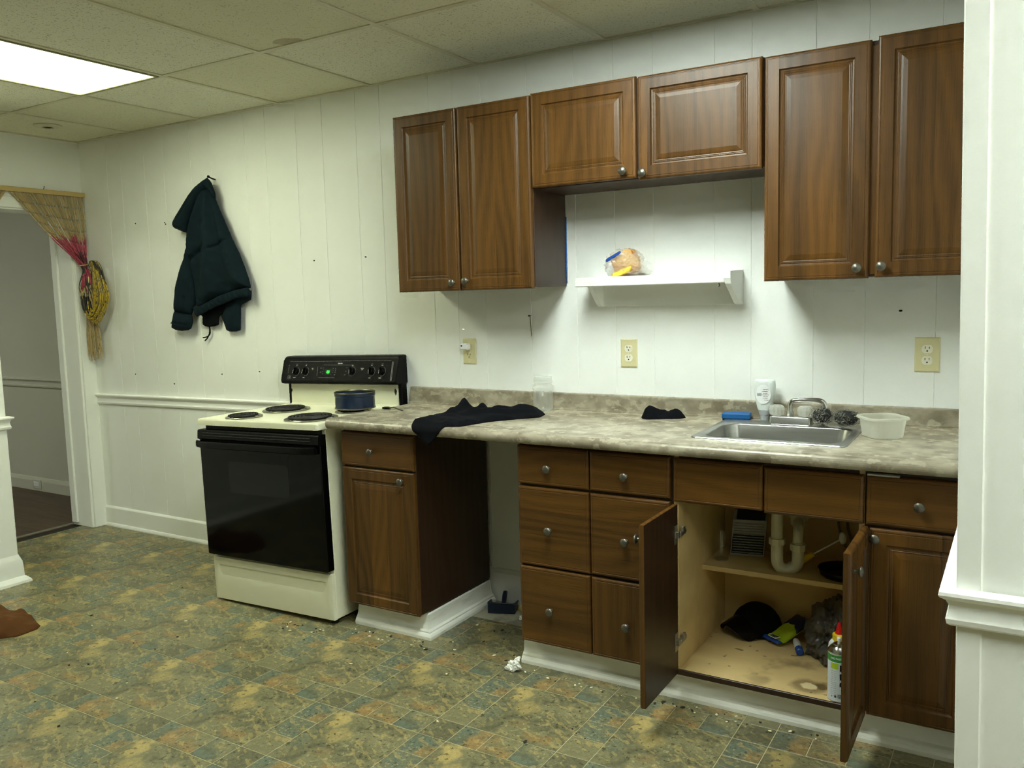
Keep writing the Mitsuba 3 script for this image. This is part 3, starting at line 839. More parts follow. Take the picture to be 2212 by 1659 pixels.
# display cluster
fput(t + '__control_panel__display_frame', cat_(extr(rrect(-.131, -.1295, .028, .078, .0005), .0004), extr(rrect(-.118, -.01, .0195, .0208, .0004), .0004), extr(rrect(-.1, .11, .0845, .0853, .0003), .0004)), 'print_grey', 0, 0, .0013)
K = fput(t + '__display', extr(rrect(-.078, -.034, .036, .064, .003), .0006), 'dark_hollow', 0, 0, .0012)
gm = meshkit.text_mesh('22', .0115, .0005, True); gm.vertices = gm.vertices - [gm.vertices[:, 0].min(), 0, 0]
kk = fput(K + '__digits', gm, 'green_print', -.0655, .0445, .0019); scene[kk]['emitter'] = {'type': 'area', 'radiance': rgb((.05, 2.6, .12))}
kk = fput(K + '__colon', cat_(extr(rrect(-.071, -.0695, .047, .0485, .0004), .0004), extr(rrect(-.071, -.0695, .052, .0535, .0004), .0004), extr(rrect(-.064, -.05, .0395, .041, .0005), .0004)), 'green_print', 0, 0, .0019); scene[kk]['emitter'] = {'type': 'area', 'radiance': rgb((.02, 1.2, .06))}
bt = []
for bx0, by0, w_ in ((-.108, .068, .01), (-.108, .047, .009), (-.091, .07, .003), (-.091, .062, .003), (-.093, .05, .005), (-.093, .04, .004), (-.026, .066, .005), (-.01, .066, .006), (-.026, .057, .005), (-.01, .057, .006), (-.026, .047, .005), (-.01, .047, .006), (-.012, .034, .009)):
    bt.append(extr(rrect(bx0 - w_ / 2, bx0 + w_ / 2, by0, by0 + .0024, .0008), .0004))
fput(t + '__control_panel__button_marks', cat_(*bt), 'print_grey', 0, 0, .0013)
em = Point(0, 0).buffer(.0105).difference(Point(0, 0).buffer(.0093)).union(Point(0, 0).buffer(.0001))
mono = meshkit.text_mesh('GE', .0085, .0004, True); mono.vertices = np.c_[(mono.vertices[:, 0] - mono.vertices[:, 0].mean()) * .72 + .18 * mono.vertices[:, 1], mono.vertices[:, 1] - .0042, mono.vertices[:, 2]]
fput(t + '__control_panel__emblem', cat_(extr(max(em.geoms, key=lambda g: g.area) if em.geom_type == 'MultiPolygon' else em, .0004), mono), 'print_grey', -.322, .022, .0013)
fput(t + '__control_panel__side_print', cat_(*[extr(rrect(-.335 + .0007 * q, -.333 + .0007 * q, .045 + .011 * q, .052 + .011 * q, .0005), .0004) for q in range(4)]), 'print_grey', 0, 0, .0013)
for cx0, cz0, sc0 in ((.342, .965, 1.0), (-.349, .968, .6)):
    r_ = np.random.default_rng(int(cz0 * 1000)); pc = [(sc0 * .011 * math.cos(a) * r_.uniform(.25, 1.1), sc0 * .016 * math.sin(a) * r_.uniform(.3, 1.2)) for a in np.linspace(0, 2 * math.pi, 14, endpoint=False)]
    sput(t + '__back_guard__chip', remap(extr(Polygon(pc).buffer(0), .0012), lambda V: np.c_[V[:, 0] + cx0, -.0502 - V[:, 2], V[:, 1] + cz0]), 'dark_hollow')
# burners
for bx, by, r in ((-.178, -.528, .083), (-.165, -.275, .113), (.215, -.497, .116), (.238, -.244, .083)):
    k = sput(t + '__burner', remap(lathe([(r * .55, -.004), (r * .8, -.002), (r * .93, .004), (r, .0055), (r * 1.02, .0035), (r * 1.02, 0), (r * .55, -.006), (r * .55, -.004)], 48), lambda V: V + [bx, by, .8965]), 'drip_pan', 30)
    co = []
    turns = 5 if r > .1 else 4
    a = np.linspace(0, 2 * math.pi * turns, 44 * turns)
    rr = r * (.2 + .68 * a / a[-1])
    co.append(tube(np.c_[bx + rr * np.cos(a), by + rr * np.sin(a), np.full(len(a), .9075)], .0052 if r > .1 else .0044, 7))
    for q in range(3):
        an = q * 2.094 + .4; co.append(tube([(bx, by, .9025), (bx + r * .9 * math.cos(an), by + r * .9 * math.sin(an), .9025)], .002, 5))
    sput(k + '__coil', cat_(*co), 'coil', 40)
    sput(k + '__bowl', remap(lathe([(0, -.002), (r * .6, -.002), (r * .6, .0), (0, .0)], 32), lambda V: V + [bx, by, .8965]), 'dark_hollow', 30)
    sput(k + '__centre', remap(lathe([(0, 0), (r * .16, 0), (r * .16, .006), (0, .008)], 20), lambda V: V + [bx, by, .899]), 'drip_pan', 30)
# oven door
sput(t + '__vent_gap', box(-.36, .36, -.6, -.58, .846, .868), 'dark_hollow')
D_ = t + '__oven_door'
dg = loft([[(x, -y, z) for x, z in rrect(-.381 + i, .381 - i, .251 + i, .808 - i * .2, .006, 3)] for i, y in ((0, .588), (0, .622), (.0015, .6245), (.004, .6255))])
if dg.volume < 0: dg.invert()
sput(D_, dg, 'black_glass', 25)
sput(D_ + '__window', loft([[(x, -y, z) for x, z in rrect(-.195 + i, .185 - i, .558 + i, .705 - i, .018, 5)][::-1] for i, y in ((0, .6250), (0, .6259), (.0012, .6263))]), 'oven_window', 25)
tr_ = prism_x([(-.588, .802), (-.632, .802), (-.636, .806), (-.632, .842), (-.628, .846), (-.588, .846)], -.381, .381)
sput(D_ + '__top_trim', tr_, 'black_plastic', 20)
for z_ in (.817, .829): sput(D_ + '__vent_slot', box(-.345, .335, -.6364, -.630, z_, z_ + .0045, .001), 'dark_hollow')
hp = []
for x in np.linspace(-.381, .365, 15):
    e = 1 - max(0, (abs(x + .008) - .3) / .075) ** 2 * .5
    y1 = -.625 - .042 * e
    hp.append([(x, -.625, .765), (x, y1 + .006, .765), (x, y1, .770), (x, y1, .790), (x, y1 + .004, .797), (x, y1 + .012, .7965), (x, -.625, .782)])
sput(D_ + '__handle', loft(hp), 'black_plastic', 30)
# lower drawer with a scooped pull
gxs = np.linspace(-.376, .376, 61); gz = [.031, .034, .06, .09, .12, .14, .15, .16, .17, .18, .188, .194, .1985, .2, .2005, .205, .215, .228, .234, .2355]
V, F = [], []
for z in gz:
    for x in gxs:
        ex = max(0, min(1, (.345 - abs(x)) / .03)); ex = ex * ex * (3 - 2 * ex)
        dpt = 0 if z > .2002 else max(0, (z - .125) / (.2 - .125)) ** 1.3 * .017
        dpt *= ex
        ed = .004 if z in (gz[0], gz[-1]) else (.001 if z in (gz[1], gz[-2]) else 0)
        if abs(x) > .375: ed = max(ed, .004)
        V.append((x, -.606 + dpt + ed, z))
nx = len(gxs)
for j in range(len(gz) - 1):
    for i in range(nx - 1):
        a = j * nx + i; F += [(a, a + 1, a + nx + 1), (a, a + nx + 1, a + nx)]
dm = trimesh.Trimesh(V, F, process=False)
K = sput(t + '__drawer', cat_(dm, box(-.376, .376, -.602, -.58, .031, .2355)), 'almond', 40)
for fx in (-.34, .34):
    for fy in (-.56, -.06):
        p0 = sv(np.array([[fx, fy, .034]]))[0]
        put(t + '__foot', remap(lathe([(0, 0), (.017, 0), (.017, .006), (.008, .01), (.008, max(.012, p0[2] + .002)), (0, max(.012, p0[2] + .002))], 16), lambda V: V + [p0[0], p0[1], 0.0002]), 'dark_hollow', 30)
lab(t, 'almond electric coil stove with black oven door and black control panel', 'stove')
t = 'cookie_tin'
tz = float(sv(np.array([[.235, -.244, .9075 + .0048]]))[0][2])
tw = lambda V: np.c_[V[:, 0] + 2.388, V[:, 1] - .250, V[:, 2] + tz]
put(t + '__body', remap(lathe([(0, 0), (.09, 0), (.0925, .002), (.093, .006), (.0915, .008), (.0915, .058), (.094, .0605), (.0945, .076), (.0935, .0775), (.0925, .076), (.092, .06), (.0905, .058), (.0905, .004), (0, .004)], 64), tw), 'navy', 25)
put(t + '__lining', remap(lathe([(0, .012), (.0895, .012), (.0898, .05), (.0885, .05), (.088, .016), (0, .016)], 64), tw), 'tin_inside', 25)
put(t + '__base_band', remap(lathe([(.0928, .001), (.0942, .002), (.0942, .006), (.0928, .007), (.0928, .001)], 64), tw), 'tin_rim', 25)
put(t + '__rim', remap(lathe([(.0905, .0735), (.0925, .0775), (.0945, .0785), (.0955, .077), (.0952, .0745), (.0905, .0735)], 64), tw), 'tin_rim', 25)
lab(t, 'open round navy blue cookie tin on the rear right stove burner', 'tin')

# ------------------------------------------------------------------ white shelf, bread, outlets
t = 'wall_shelf'
SHX0, SHX1 = 3.512, 4.132
put(t + '__board', box(SHX0 - .012, SHX1 - .022, -.16, -.004, 1.452, 1.471, .002), 'trim_paint')
put(t + '__front_lip', box(SHX0 - .012, SHX1 - .022, -.166, -.152, 1.434, 1.456, .0025), 'trim_paint')
put(t + '__back_rail', box(SHX0 + .03, SHX1 - .018, -.022, -.004, 1.352, 1.452, .002), 'trim_paint')
brk = [(-.004, 1.352), (-.03, 1.352), (-.05, 1.36), (-.14, 1.44), (-.15, 1.452), (-.004, 1.452)]
put(t + '__bracket', prism_x(brk, SHX0 + .03, SHX0 + .048), 'trim_paint')
put(t + '__bracket', prism_x([(-.004, 1.352), (-.03, 1.352), (-.05, 1.36), (-.158, 1.43), (-.166, 1.45), (-.166, 1.476), (-.004, 1.482)], SHX1 - .022, SHX1), 'trim_paint')
put(t + '__hook', tube(curve([(4.08, -.135, 1.452), (4.08, -.135, 1.434), (4.083, -.135, 1.425), (4.079, -.135, 1.421)], 6), .0018, 6), 'pewter', 40)
lab(t, 'white painted wooden wall shelf with side brackets above the outlet', 'shelf')
t = 'bread_bag'
bc = np.array([3.685, -.085, 1.4712])


def blob(sub, R, seed, amp, flat=True):
    m = trimesh.creation.icosphere(sub, 1.0); V = np.array(m.vertices)
    n_ = meshkit.fbm(V * 2.3 + seed, 4, seed) - .5; r2 = meshkit.noise(V * 7 + seed, seed + 3) - .5
    V = V * (1 + amp * n_ + amp * .35 * r2)[:, None] * R
    if flat: V[:, 2] = np.maximum(V[:, 2], -R[2] * .86); V[:, 2] -= V[:, 2].min()
    return trimesh.Trimesh(V, m.faces, process=False)


put(t + '__film', remap(blob(3, np.array([.083, .052, .056]), 3, .7), lambda V: V + bc), 'bag_clear', False)
sl = []
for q in range(4):
    s2 = extr(Polygon(rrect(-.043, .043, -.036, .028, .012)).union(Point(-.022, .026).buffer(.02)).union(Point(.022, .026).buffer(.02)), .011)
    s2 = remap(s2, lambda V: np.c_[V[:, 0] * 1.12, V[:, 2] - .026 + q * .013, V[:, 1] * 1.1])
    ang = math.radians(-24); s2 = remap(s2, lambda V: np.c_[V[:, 0] * math.cos(ang) + V[:, 2] * -math.sin(ang) * -1, V[:, 1], V[:, 2] * math.cos(ang) - V[:, 0] * math.sin(ang)] + bc + [.008, 0, .049])
    sl.append(s2)
for s2 in sl: put(t + '__slice', s2, 'bread')
pp = pillow(rrect(-.04, .045, -.012, .012, .01), .006, .003, .004, fold_noise(.003, 60, 4))
put(t + '__yellow_print', remap(pp, lambda V: np.c_[V[:, 0] + bc[0] + .0, bc[1] - .041 - V[:, 2], V[:, 1] + .016 + .35 * V[:, 0] + bc[2]]), 'bag_yellow', True)
put(t + '__blue_print', remap(pillow(rrect(-.045, .02, -.008, .007, .006), .006, .002, .004), lambda V: np.c_[V[:, 0] + bc[0] - .022, bc[1] - .036 - V[:, 2], V[:, 1] + .085 + .5 * V[:, 0] + bc[2]]), 'blue_print', True)
tail = pillow([(0, -.02), (.035, -.03), (.055, -.018), (.05, .01), (.03, .02), (0, .025)], .006, .014, .012, fold_noise(.008, 55, 9))
put(t + '__tail', remap(tail, lambda V: np.c_[V[:, 0] + bc[0] + .065, bc[1] - V[:, 2], V[:, 1] + .034 + bc[2]]), 'bag_clear', False)
lab(t, 'crumpled clear bread bag with yellow and blue print on the white shelf', 'bread bag')


def outlet(label, x, z, w, h, decora=False, face='outlet_face'):
    t = free('wall_outlet')
    put(t + '__plate', hull([(x + sx * (w / 2 - i), -.0042 - d, z + sz * (h / 2 - i)) for sx in (-1, 1) for sz in (-1, 1) for i, d in ((0, 0), (0, .003), (.004, .006))]), 'outlet_plate')
    y = -.0102
    if decora:
        put(t + '__receptacle', box(x - .0165, x + .0165, y - .0015, y, z - .0335, z + .0335, .001), 'outlet_plate')
    holes = []
    for dz in (-.0195, .0195):
        if not decora:
            P = Point(0, 0).buffer(.0175, 24).intersection(shapely.box(-.0175, -.0145, .0175, .0145))
            put(t + '__receptacle', remap(extr(P, .002), lambda V: np.c_[x + V[:, 0], y - V[:, 2], z + dz + V[:, 1]]), face, 30)
        for dx, hh in ((-.0063, .0042), (.0063, .0036)): holes.append(box(x + dx - .0011, x + dx + .0011, y - .0026, y - .0004, z + dz + .001, z + dz + .001 + 2 * hh))
        holes.append(remap(trimesh.creation.cylinder(.0027, .0024, sections=14), lambda V: np.c_[x + V[:, 0], y - .0014 - V[:, 2], z + dz - .0065 + V[:, 1]]))
    for h_ in holes: put(t + '__slot', h_, 'hole')
    put(t + '__screw', remap(trimesh.creation.cylinder(.0024, .002, sections=12), lambda V: np.c_[x + V[:, 0], y - .0006 - V[:, 2], z + (0 if not decora else -.048) + V[:, 1]]), 'outlet_face')
    lab(t, label, 'outlet')


outlet('cream duplex wall outlet under the white shelf', 3.664, 1.160, .072, .117)
outlet('larger cream duplex wall outlet above the sink end near the right wall', 4.767, 1.169, .079, .12)
outlet('cream wall outlet with a night light plugged in, above the black shirt', 2.876, 1.158, .071, .117, True)
t = 'night_light'
put(t + '__body', box(2.846, 2.889, -.044, -.0135, 1.165, 1.196, .006), 'white_plastic')
put(t + '__sensor', remap(trimesh.creation.cylinder(.0035, .002, sections=14), lambda V: np.c_[2.857 + V[:, 0], -.0448 - V[:, 2], 1.185 + V[:, 1]]), 'hole')
sh = [[(2.867 + x * s2, -.029 + y * s3, 1.196 + z) for x, y in rrect(-.021, .021, -.013, .013, .012, 5)] for z, s2, s3 in ((0, .85, .95), (.015, 1, 1), (.04, .97, .9), (.06, .78, .7), (.066, .6, .5))]
put(t + '__shade', loft(sh), 'clear_plastic', 40)
lab(t, 'small white plug-in night light with a clear shade', 'night light')
t = 'wall_nail'
put(t + '__nail', remap(lathe([(0, 0), (.0045, 0), (.0045, .002), (.0018, .003), (.0018, .018), (0, .018)], 12), lambda V: np.c_[3.203 + V[:, 0], -.022 + V[:, 2], 1.318 + V[:, 1]]), 'pewter', 30)
put(t + '__wire', tube([(3.203, -.012, 1.317), (3.204, -.009, 1.27), (3.206, -.008, 1.228)], .0016, 6), 'pewter', 40)
lab(t, 'nail with a short hanging wire on the white wall under the tall left wall cabinet', 'nail')
hz = [(.51, 1.889), (.778, 1.877), (.785, 1.868), (1.935, 1.61), (2.278, 1.613), (.767, .94), (.406, .988), (1.188, 1.008), (4.68, 1.32), (1.49, 1.03)]
for x, z in hz:
    k = put('wall_back__nail_hole', remap(trimesh.creation.cylinder(.0045, .001, sections=10), lambda V: np.c_[x + V[:, 0] * 1.3, -.0044 - V[:, 2], z + V[:, 1] * .8]), 'hole')

# ------------------------------------------------------------------ jacket on the wall
t = 'jacket'
JB = .048


def garment(name, pts, amp, base, mt, fold, res=.011, edge=.03, under=.036, holder=t):
    m = pillow(pts, res, amp, edge, fold, base, None, under)
    m = remap(m, lambda V: np.c_[V[:, 0], -.004 - np.maximum(V[:, 2], .003), V[:, 1]])
    if m.volume < 0: m.invert()
    return put(f'{holder}__{name}', m, mt, True)


def drape(pivot, n, amp, spread=1.0, seed=0, ph=0.0):
    """folds that fan out downwards from a hanging point"""
    def f(a, b):
        ang = np.arctan2(a - pivot[0], np.maximum(pivot[1] - b, .02)) * spread
        p = np.c_[ang * 3.1 + ph, b * 1.5, np.zeros_like(a)]
        return amp * np.sin(ang * n + ph + 3 * meshkit.fbm(p, 3, seed)) * np.clip((pivot[1] - b) / .25, .25, 1)
    return f


crease = lambda x0, z0, x1, z1, w, dp: (lambda a, b: -dp * np.exp(-((((a - x0) * (z1 - z0) - (b - z0) * (x1 - x0)) / math.hypot(x1 - x0, z1 - z0)) / w) ** 2) * ((b < max(z0, z1) + .03) & (b > min(z0, z1) - .03) & (a > min(x0, x1) - .03) & (a < max(x0, x1) + .03)))
plus = lambda *fs: (lambda a, b: sum(f(a, b) for f in fs))
garment('lining', [(1.059, 1.348), (1.086, 1.335), (1.08, 1.291), (1.099, 1.28), (1.136, 1.275), (1.183, 1.279), (1.219, 1.287), (1.225, 1.331), (1.273, 1.358), (1.331, 1.406), (1.25, 1.43), (1.126, 1.40)], .008, .026, 'jacket_lining', fold_noise(.006, 14, 3, (2, .6)), under=.016)
garment('sleeve', [(1.246, 1.334), (1.269, 1.288), (1.28, 1.257), (1.311, 1.249), (1.364, 1.25), (1.397, 1.258), (1.405, 1.332), (1.41, 1.393), (1.493, 1.421), (1.50, 1.47), (1.38, 1.47), (1.306, 1.421)], .014, .03, 'jacket_cloth', fold_noise(.008, 12, 8), under=.02)
garment('body', [(1.208, 2.039), (1.16, 2.013), (1.118, 1.956), (1.073, 1.886), (1.049, 1.796), (1.041, 1.735), (1.048, 1.673), (1.056, 1.611), (1.068, 1.498), (1.067, 1.424), (1.075, 1.38), (1.176, 1.406), (1.27, 1.438), (1.398, 1.472), (1.516, 1.483), (1.503, 1.534), (1.478, 1.594), (1.441, 1.673), (1.396, 1.746), (1.336, 1.862), (1.305, 1.918), (1.275, 1.98), (1.252, 2.023)],
        .045, JB, 'jacket_cloth', plus(drape((1.23, 2.09), 15, .017, 1, 2), crease(1.09, 1.66, 1.19, 1.72, .010, .02), crease(1.29, 1.715, 1.39, 1.75, .006, .016), fold_noise(.004, 20, 5)), .008)
HEMP = [(1.063, 1.393), (1.073, 1.355), (1.094, 1.333), (1.181, 1.363), (1.256, 1.387), (1.348, 1.409), (1.429, 1.432), (1.52, 1.436), (1.525, 1.457), (1.512, 1.487), (1.407, 1.474), (1.28, 1.447), (1.186, 1.415), (1.11, 1.392)]
garment('waistband', HEMP, .009, JB + .022, 'jacket_cloth', lambda a, b: .003 * np.sin((a + .4 * b) * 240 + 2 * np.sin(a * 90)), .007, .012)
garment('sleeve', [(1.051, 1.771), (1.019, 1.724), (.985, 1.663), (.942, 1.577), (.905, 1.503), (.888, 1.427), (.876, 1.364), (1.024, 1.343), (1.053, 1.393), (1.069, 1.455), (1.066, 1.548), (1.057, 1.623), (1.05, 1.697)], .04, JB, 'jacket_cloth', plus(fold_noise(.010, 6, 12, (2.5, .8)), crease(.99, 1.36, 1.0, 1.42, .006, .012)), .009)
CUF = [(.876, 1.367), (.85, 1.306), (.832, 1.299), (.851, 1.295), (.843, 1.274), (.875, 1.261), (.933, 1.254), (.992, 1.259), (1.015, 1.267), (1.037, 1.305), (1.029, 1.346), (.953, 1.355)]
garment('cuff', CUF, .034, JB + .004, 'jacket_cloth', crease(.92, 1.30, 1.02, 1.285, .004, .006), .008)
garment('hood', [(1.238, 2.084), (1.193, 2.07), (1.136, 2.045), (1.086, 2.01), (1.034, 1.963), (.971, 1.906), (.937, 1.871), (.937, 1.833), (.99, 1.815), (1.048, 1.798), (1.063, 1.832), (1.092, 1.885), (1.135, 1.943), (1.186, 1.993), (1.225, 2.025), (1.262, 2.0), (1.30, 1.95), (1.287, 2.01), (1.262, 2.064)], .04, JB + .012, 'jacket_cloth', plus(drape((1.23, 2.1), 9, .008, 1, 6), crease(1.03, 1.90, 1.12, 1.99, .008, .012)), .008, .022)
for P in ([(1.126, 1.30), (1.128, 1.281), (1.133, 1.266), (1.134, 1.241), (1.118, 1.225), (1.093, 1.217), (1.072, 1.215)], [(1.13, 1.27), (1.131, 1.253), (1.123, 1.231), (1.107, 1.212), (1.087, 1.198)]):
    put(t + '__drawstring', tube(np.array([(x, -.024, z) for x, z in curve(P, 6)]), .0035, 6), 'jacket_lining', True)
lab(t, 'dark teal hooded jacket hanging on the white panelled wall left of the stove', 'jacket')
t = 'coat_hook'
put(t, cat_(tube([(1.230, -.004, 2.080), (1.234, -.03, 2.083), (1.236, -.052, 2.088)], .004, 8), trimesh.creation.icosphere(2, .0075).apply_translation((1.2365, -.055, 2.09))), 'black_plastic', True)
lab(t, 'small dark wall hook at the top of the hanging jacket', 'hook')

# ------------------------------------------------------------------ bead curtain in the doorway
t = 'bead_curtain'
put(t + '__rod', cat_(box(.013, .034, -.93, -.004, 2.079, 2.107, .003)), 'bamboo')
put(t + '__nail', tube([(.03, -.262, 2.105), (.026, -.255, 2.118), (.018, -.25, 2.126)], .002, 5), 'hole')
BCOL = {'b': C(172, 150, 104), 'p': C(166, 66, 86), 'm': C(84, 30, 38), 'k': C(54, 50, 40), 'y': C(186, 158, 44), 'c': C(198, 184, 140), 'd': C(112, 94, 58)}


def strands(tie, n, y0, y1, out, seed, loop):
    r_ = np.random.default_rng(seed); Vs, Fs, Cs, o = [], [], [], 0
    for i in range(n):
        f = (i + .5) / n; ys = y0 + (y1 - y0) * f
        sp = r_.normal(size=4) * .35
        tp = tie + np.array([.012 * sp[0], .018 * (f - .5) * 2 + .006 * sp[1], .008 * sp[2]])
        top = np.array([.026 + .005 * r_.normal() * .5, ys, 2.079])
        mid = top + (tp - top) * .52 + np.array([.006 * sp[0], .0, -.012 - .014 * r_.random()])
        P = [top, mid, tp]
        Lt = np.linalg.norm(tp - top); straight = False
        if loop:
            e = r_.random(); xt = .022 + .085 * r_.random()
            yy = -.065 - .035 * (1 - abs(2 * e - 1)) * r_.random() - .012 * r_.random()
            if f > .45 or r_.random() < .3:            # over the nail, round the loop and back up
                x0_ = .055 + .07 * r_.random(); zb = 1.30 + .07 * (1 - e) + .012 * r_.random(); xr = .15 + .155 * e
                P += [np.array([x0_ + .01, yy, 1.58]), np.array([x0_, yy - .01, 1.42]), np.array([(x0_ + xr) / 2 - .01, yy - .012, zb]), np.array([xr - .01, yy, 1.41 + .03 * e]), np.array([xr - .02 * e, yy, 1.53]), np.array([.15 + .06 * e, yy + .01, 1.665]), np.array([.10 + .02 * e, yy + .03, 1.66]),
                      np.array([.03 + .08 * r_.random(), -.05, 1.45]), np.array([xt, -.06, 1.25]), np.array([xt + .004, -.062, 1.065 + .06 * r_.random()])]
            else:
                straight = True                         # straight down behind the loop
                xx = -.0 + .11 * r_.random() + .022
                P += [np.array([xx, yy, 1.52]), np.array([xx + .008, -.05, 1.3]), np.array([xx + .02, -.045, 1.075 + .07 * r_.random()])]
        else:
            P += [tp + np.array([.01, -.012, -.2]), tp + np.array([.015, -.01, -.55])]
        Q = curve(P, 7)
        L = np.r_[0, np.cumsum(np.linalg.norm(np.diff(Q, axis=0), axis=1))]
        nb = int(L[-1] / .012); ss = np.linspace(0, L[-1], nb * 2 + 1)
        Q = np.c_[[np.interp(ss, L, Q[:, k]) for k in range(3)]].T
        rad = np.where(np.arange(len(ss)) % 12 == 0, .0014, .0031) * np.where(ss > 1.35, .62, 1)
        tone = .72 + .5 * r_.random()
        m = tube(Q, rad, 5, False)
        jit = r_.normal() * .018
        cs = []
        for sl in ss:
            q = sl + jit
            g = q / Lt; e_ = q - Lt
            k = 'b' if g < .6 else 'p' if g < .84 else ('m' if f > .25 else 'p') if g < .98 else 'p' if e_ < .15 else 'c' if e_ < .185 else 'k' if e_ < .30 else 'y' if e_ < .72 + .05 * sp[3] else 'k' if e_ < .82 else 'b'
            if loop and straight and e_ > 0: k = 'k' if e_ < .15 else 'b'
            if k == 'y' and r_.random() < .16: k = 'k' if r_.random() < .6 else 'd'
            nd = len(cs) % 12 == 0
            cs.append(np.array(BCOL['k' if nd else k]) * tone * (.85 + .3 * r_.random()))
        Vs.append(m.vertices); Fs.append(m.faces + o); Cs.append(np.repeat(np.array(cs), 5, 0)); o += len(m.vertices)
    return trimesh.Trimesh(np.vstack(Vs), np.vstack(Fs), process=False), np.vstack(Cs)


m, cc = strands(np.array([.06, -.062, 1.655]), 52, -.462, -.012, 1, 5, True)
k = put(t + '__strands', m, 'bead_color', True, color=cc); labels[k] = {'kind': 'stuff', 'label': 'bamboo bead strands gathered and looped in the corner'}
m, cc = strands(np.array([.05, -.85, 1.66]), 56, -.92, -.478, 1, 6, False)
k = put(t + '__strands', m, 'bead_color', True, color=cc); labels[k] = {'kind': 'stuff', 'label': 'bamboo bead strands gathered to the near side of the doorway'}
put(t + '__tieback', tube(curve([(.012, -.03, 1.665), (.05, -.10, 1.655), (.10, -.085, 1.66), (.07, -.02, 1.668), (.02, -.012, 1.668)], 6), .003, 6), 'bamboo', True)
lab(t, 'bamboo bead curtain with pink, brown and yellow bands tied back over the doorway', 'bead curtain')

# ------------------------------------------------------------------ things on the worktop
t = 'black_shirt'
g2 = lambda x, y, w, h: (lambda a, b: h * np.exp(-((a - x) ** 2 + (b - y) ** 2) / w ** 2))


def ridge(x0, y0, x1, y1, w, h):
    def f(a, b):
        d = np.array([x1 - x0, y1 - y0]); L2 = d @ d; tt = np.clip(((a - x0) * d[0] + (b - y0) * d[1]) / L2, 0, 1)
        return h * np.exp(-((a - x0 - tt * d[0]) ** 2 + (b - y0 - tt * d[1]) ** 2) / w ** 2)
    return f


SH = [(3.00, -.61), (3.022, -.645), (3.095, -.70), (3.125, -.675), (3.152, -.64), (3.165, -.615), (3.215, -.592), (3.25, -.45), (3.33, -.33), (3.385, -.27), (3.365, -.185), (3.325, -.165), (3.25, -.165), (3.19, -.235), (3.09, -.235), (2.995, -.245), (2.985, -.31), (3.0, -.4), (2.985, -.5)]
m = pillow(SH, .0075, .012, .012, plus(fold_noise(.014, 9, 4), g2(3.03, -.285, .034, .026), ridge(3.03, -.285, 3.05, -.42, .018, .02), g2(3.10, -.255, .026, .034), ridge(3.17, -.27, 3.30, -.20, .03, .018), ridge(3.12, -.42, 3.24, -.30, .02, .014), ridge(3.15, -.40, 3.35, -.24, .012, .012), ridge(3.05, -.60, 3.10, -.45, .02, .008)))


def over_edge(V):
    x, y, h = V.T
    e = -.612; R = .0215
    s = np.maximum(0, e - y)
    ang = np.minimum(s / R, math.pi / 2); ext = np.maximum(0, s - R * math.pi / 2)
    hh = np.maximum(h, 0) * np.where(s > 0, .45, 1) + .0012
    yy = np.where(s > 0, e - (R + hh) * np.sin(ang), y)
    zz = zc(x, np.maximum(y, -.63)) + np.where(s > 0, -R + (R + hh) * np.cos(ang) - ext, hh)
    return np.c_[x, yy, zz]


m = remap(m, over_edge)
put(t, m, 'black_cloth', True); lab(t, 'crumpled black shirt draped over the worktop edge', 'shirt')
t = 'black_sock'
m = pillow([(3.768, -.135), (3.785, -.165), (3.81, -.178), (3.85, -.158), (3.89, -.138), (3.925, -.118), (3.935, -.088), (3.905, -.072), (3.87, -.085), (3.845, -.10), (3.82, -.095), (3.79, -.10)], .005, .022, .012, plus(g2(3.80, -.135, .028, .024), g2(3.90, -.10, .022, .014), ridge(3.79, -.16, 3.86, -.12, .008, .008), fold_noise(.006, 28, 2)))
put(t, remap(m, lambda V: np.c_[V[:, 0], V[:, 1], zc(V[:, 0], V[:, 1]) + .001 + np.maximum(V[:, 2], 0)]), 'black_cloth', True); lab(t, 'small black bunched sock on the worktop in front of the backsplash', 'sock')
t = 'mason_jar'
jx, jy = 3.294, -.074; jz = Zc(jx, jy) + .0008
put(t + '__body', remap(lathe([(0, .002), (.034, .002), (.040, .006), (.0425, .014), (.0425, .085), (.046, .09), (.0465, .100), (.0445, .106), (.0385, .113), (.0385, .118), (.041, .1205), (.041, .1235), (.0385, .126), (.0385, .142), (.0375, .1445)], 48), lambda V: V + [jx, jy, jz]), 'jar_plastic', 40)
put(t + '__base', remap(lathe([(0, 0), (.034, 0), (.0395, .004), (.036, .006), (0, .005)], 40), lambda V: V + [jx, jy, jz]), 'jar_plastic', 30)
put(t + '__rim', remap(lathe([(.0372, .126), (.0398, .126), (.0398, .1295), (.0386, .131), (.0398, .134), (.0398, .1375), (.0386, .139), (.0398, .141), (.0392, .1455), (.0372, .1455), (.0372, .126)], 48), lambda V: V + [jx, jy, jz]), 'jar_plastic', 40)
put(t + '__handle', tube(curve([(jx + .022, jy - .036, jz + .082), (jx + .028, jy - .055, jz + .078), (jx + .031, jy - .062, jz + .06), (jx + .03, jy - .06, jz + .035), (jx + .025, jy - .05, jz + .022), (jx + .021, jy - .037, jz + .018)], 8), .0045, 10), 'acrylic', True)
lab(t, 'empty clear plastic mug jar with a screw rim standing against the backsplash', 'jar')
t = 'bottle_opener'
oz = Zc(2.64, -.28)
put(t + '__head', cat_(tube(np.array([(2.585 + .017 * math.cos(a), -.262 + .013 * math.sin(a), oz + .005) for a in np.linspace(-.3, 5.0, 24)]), .0042, 7), box(2.566, 2.606, -.272, -.262, oz + .0005, oz + .009, .002)), 'black_plastic', True)
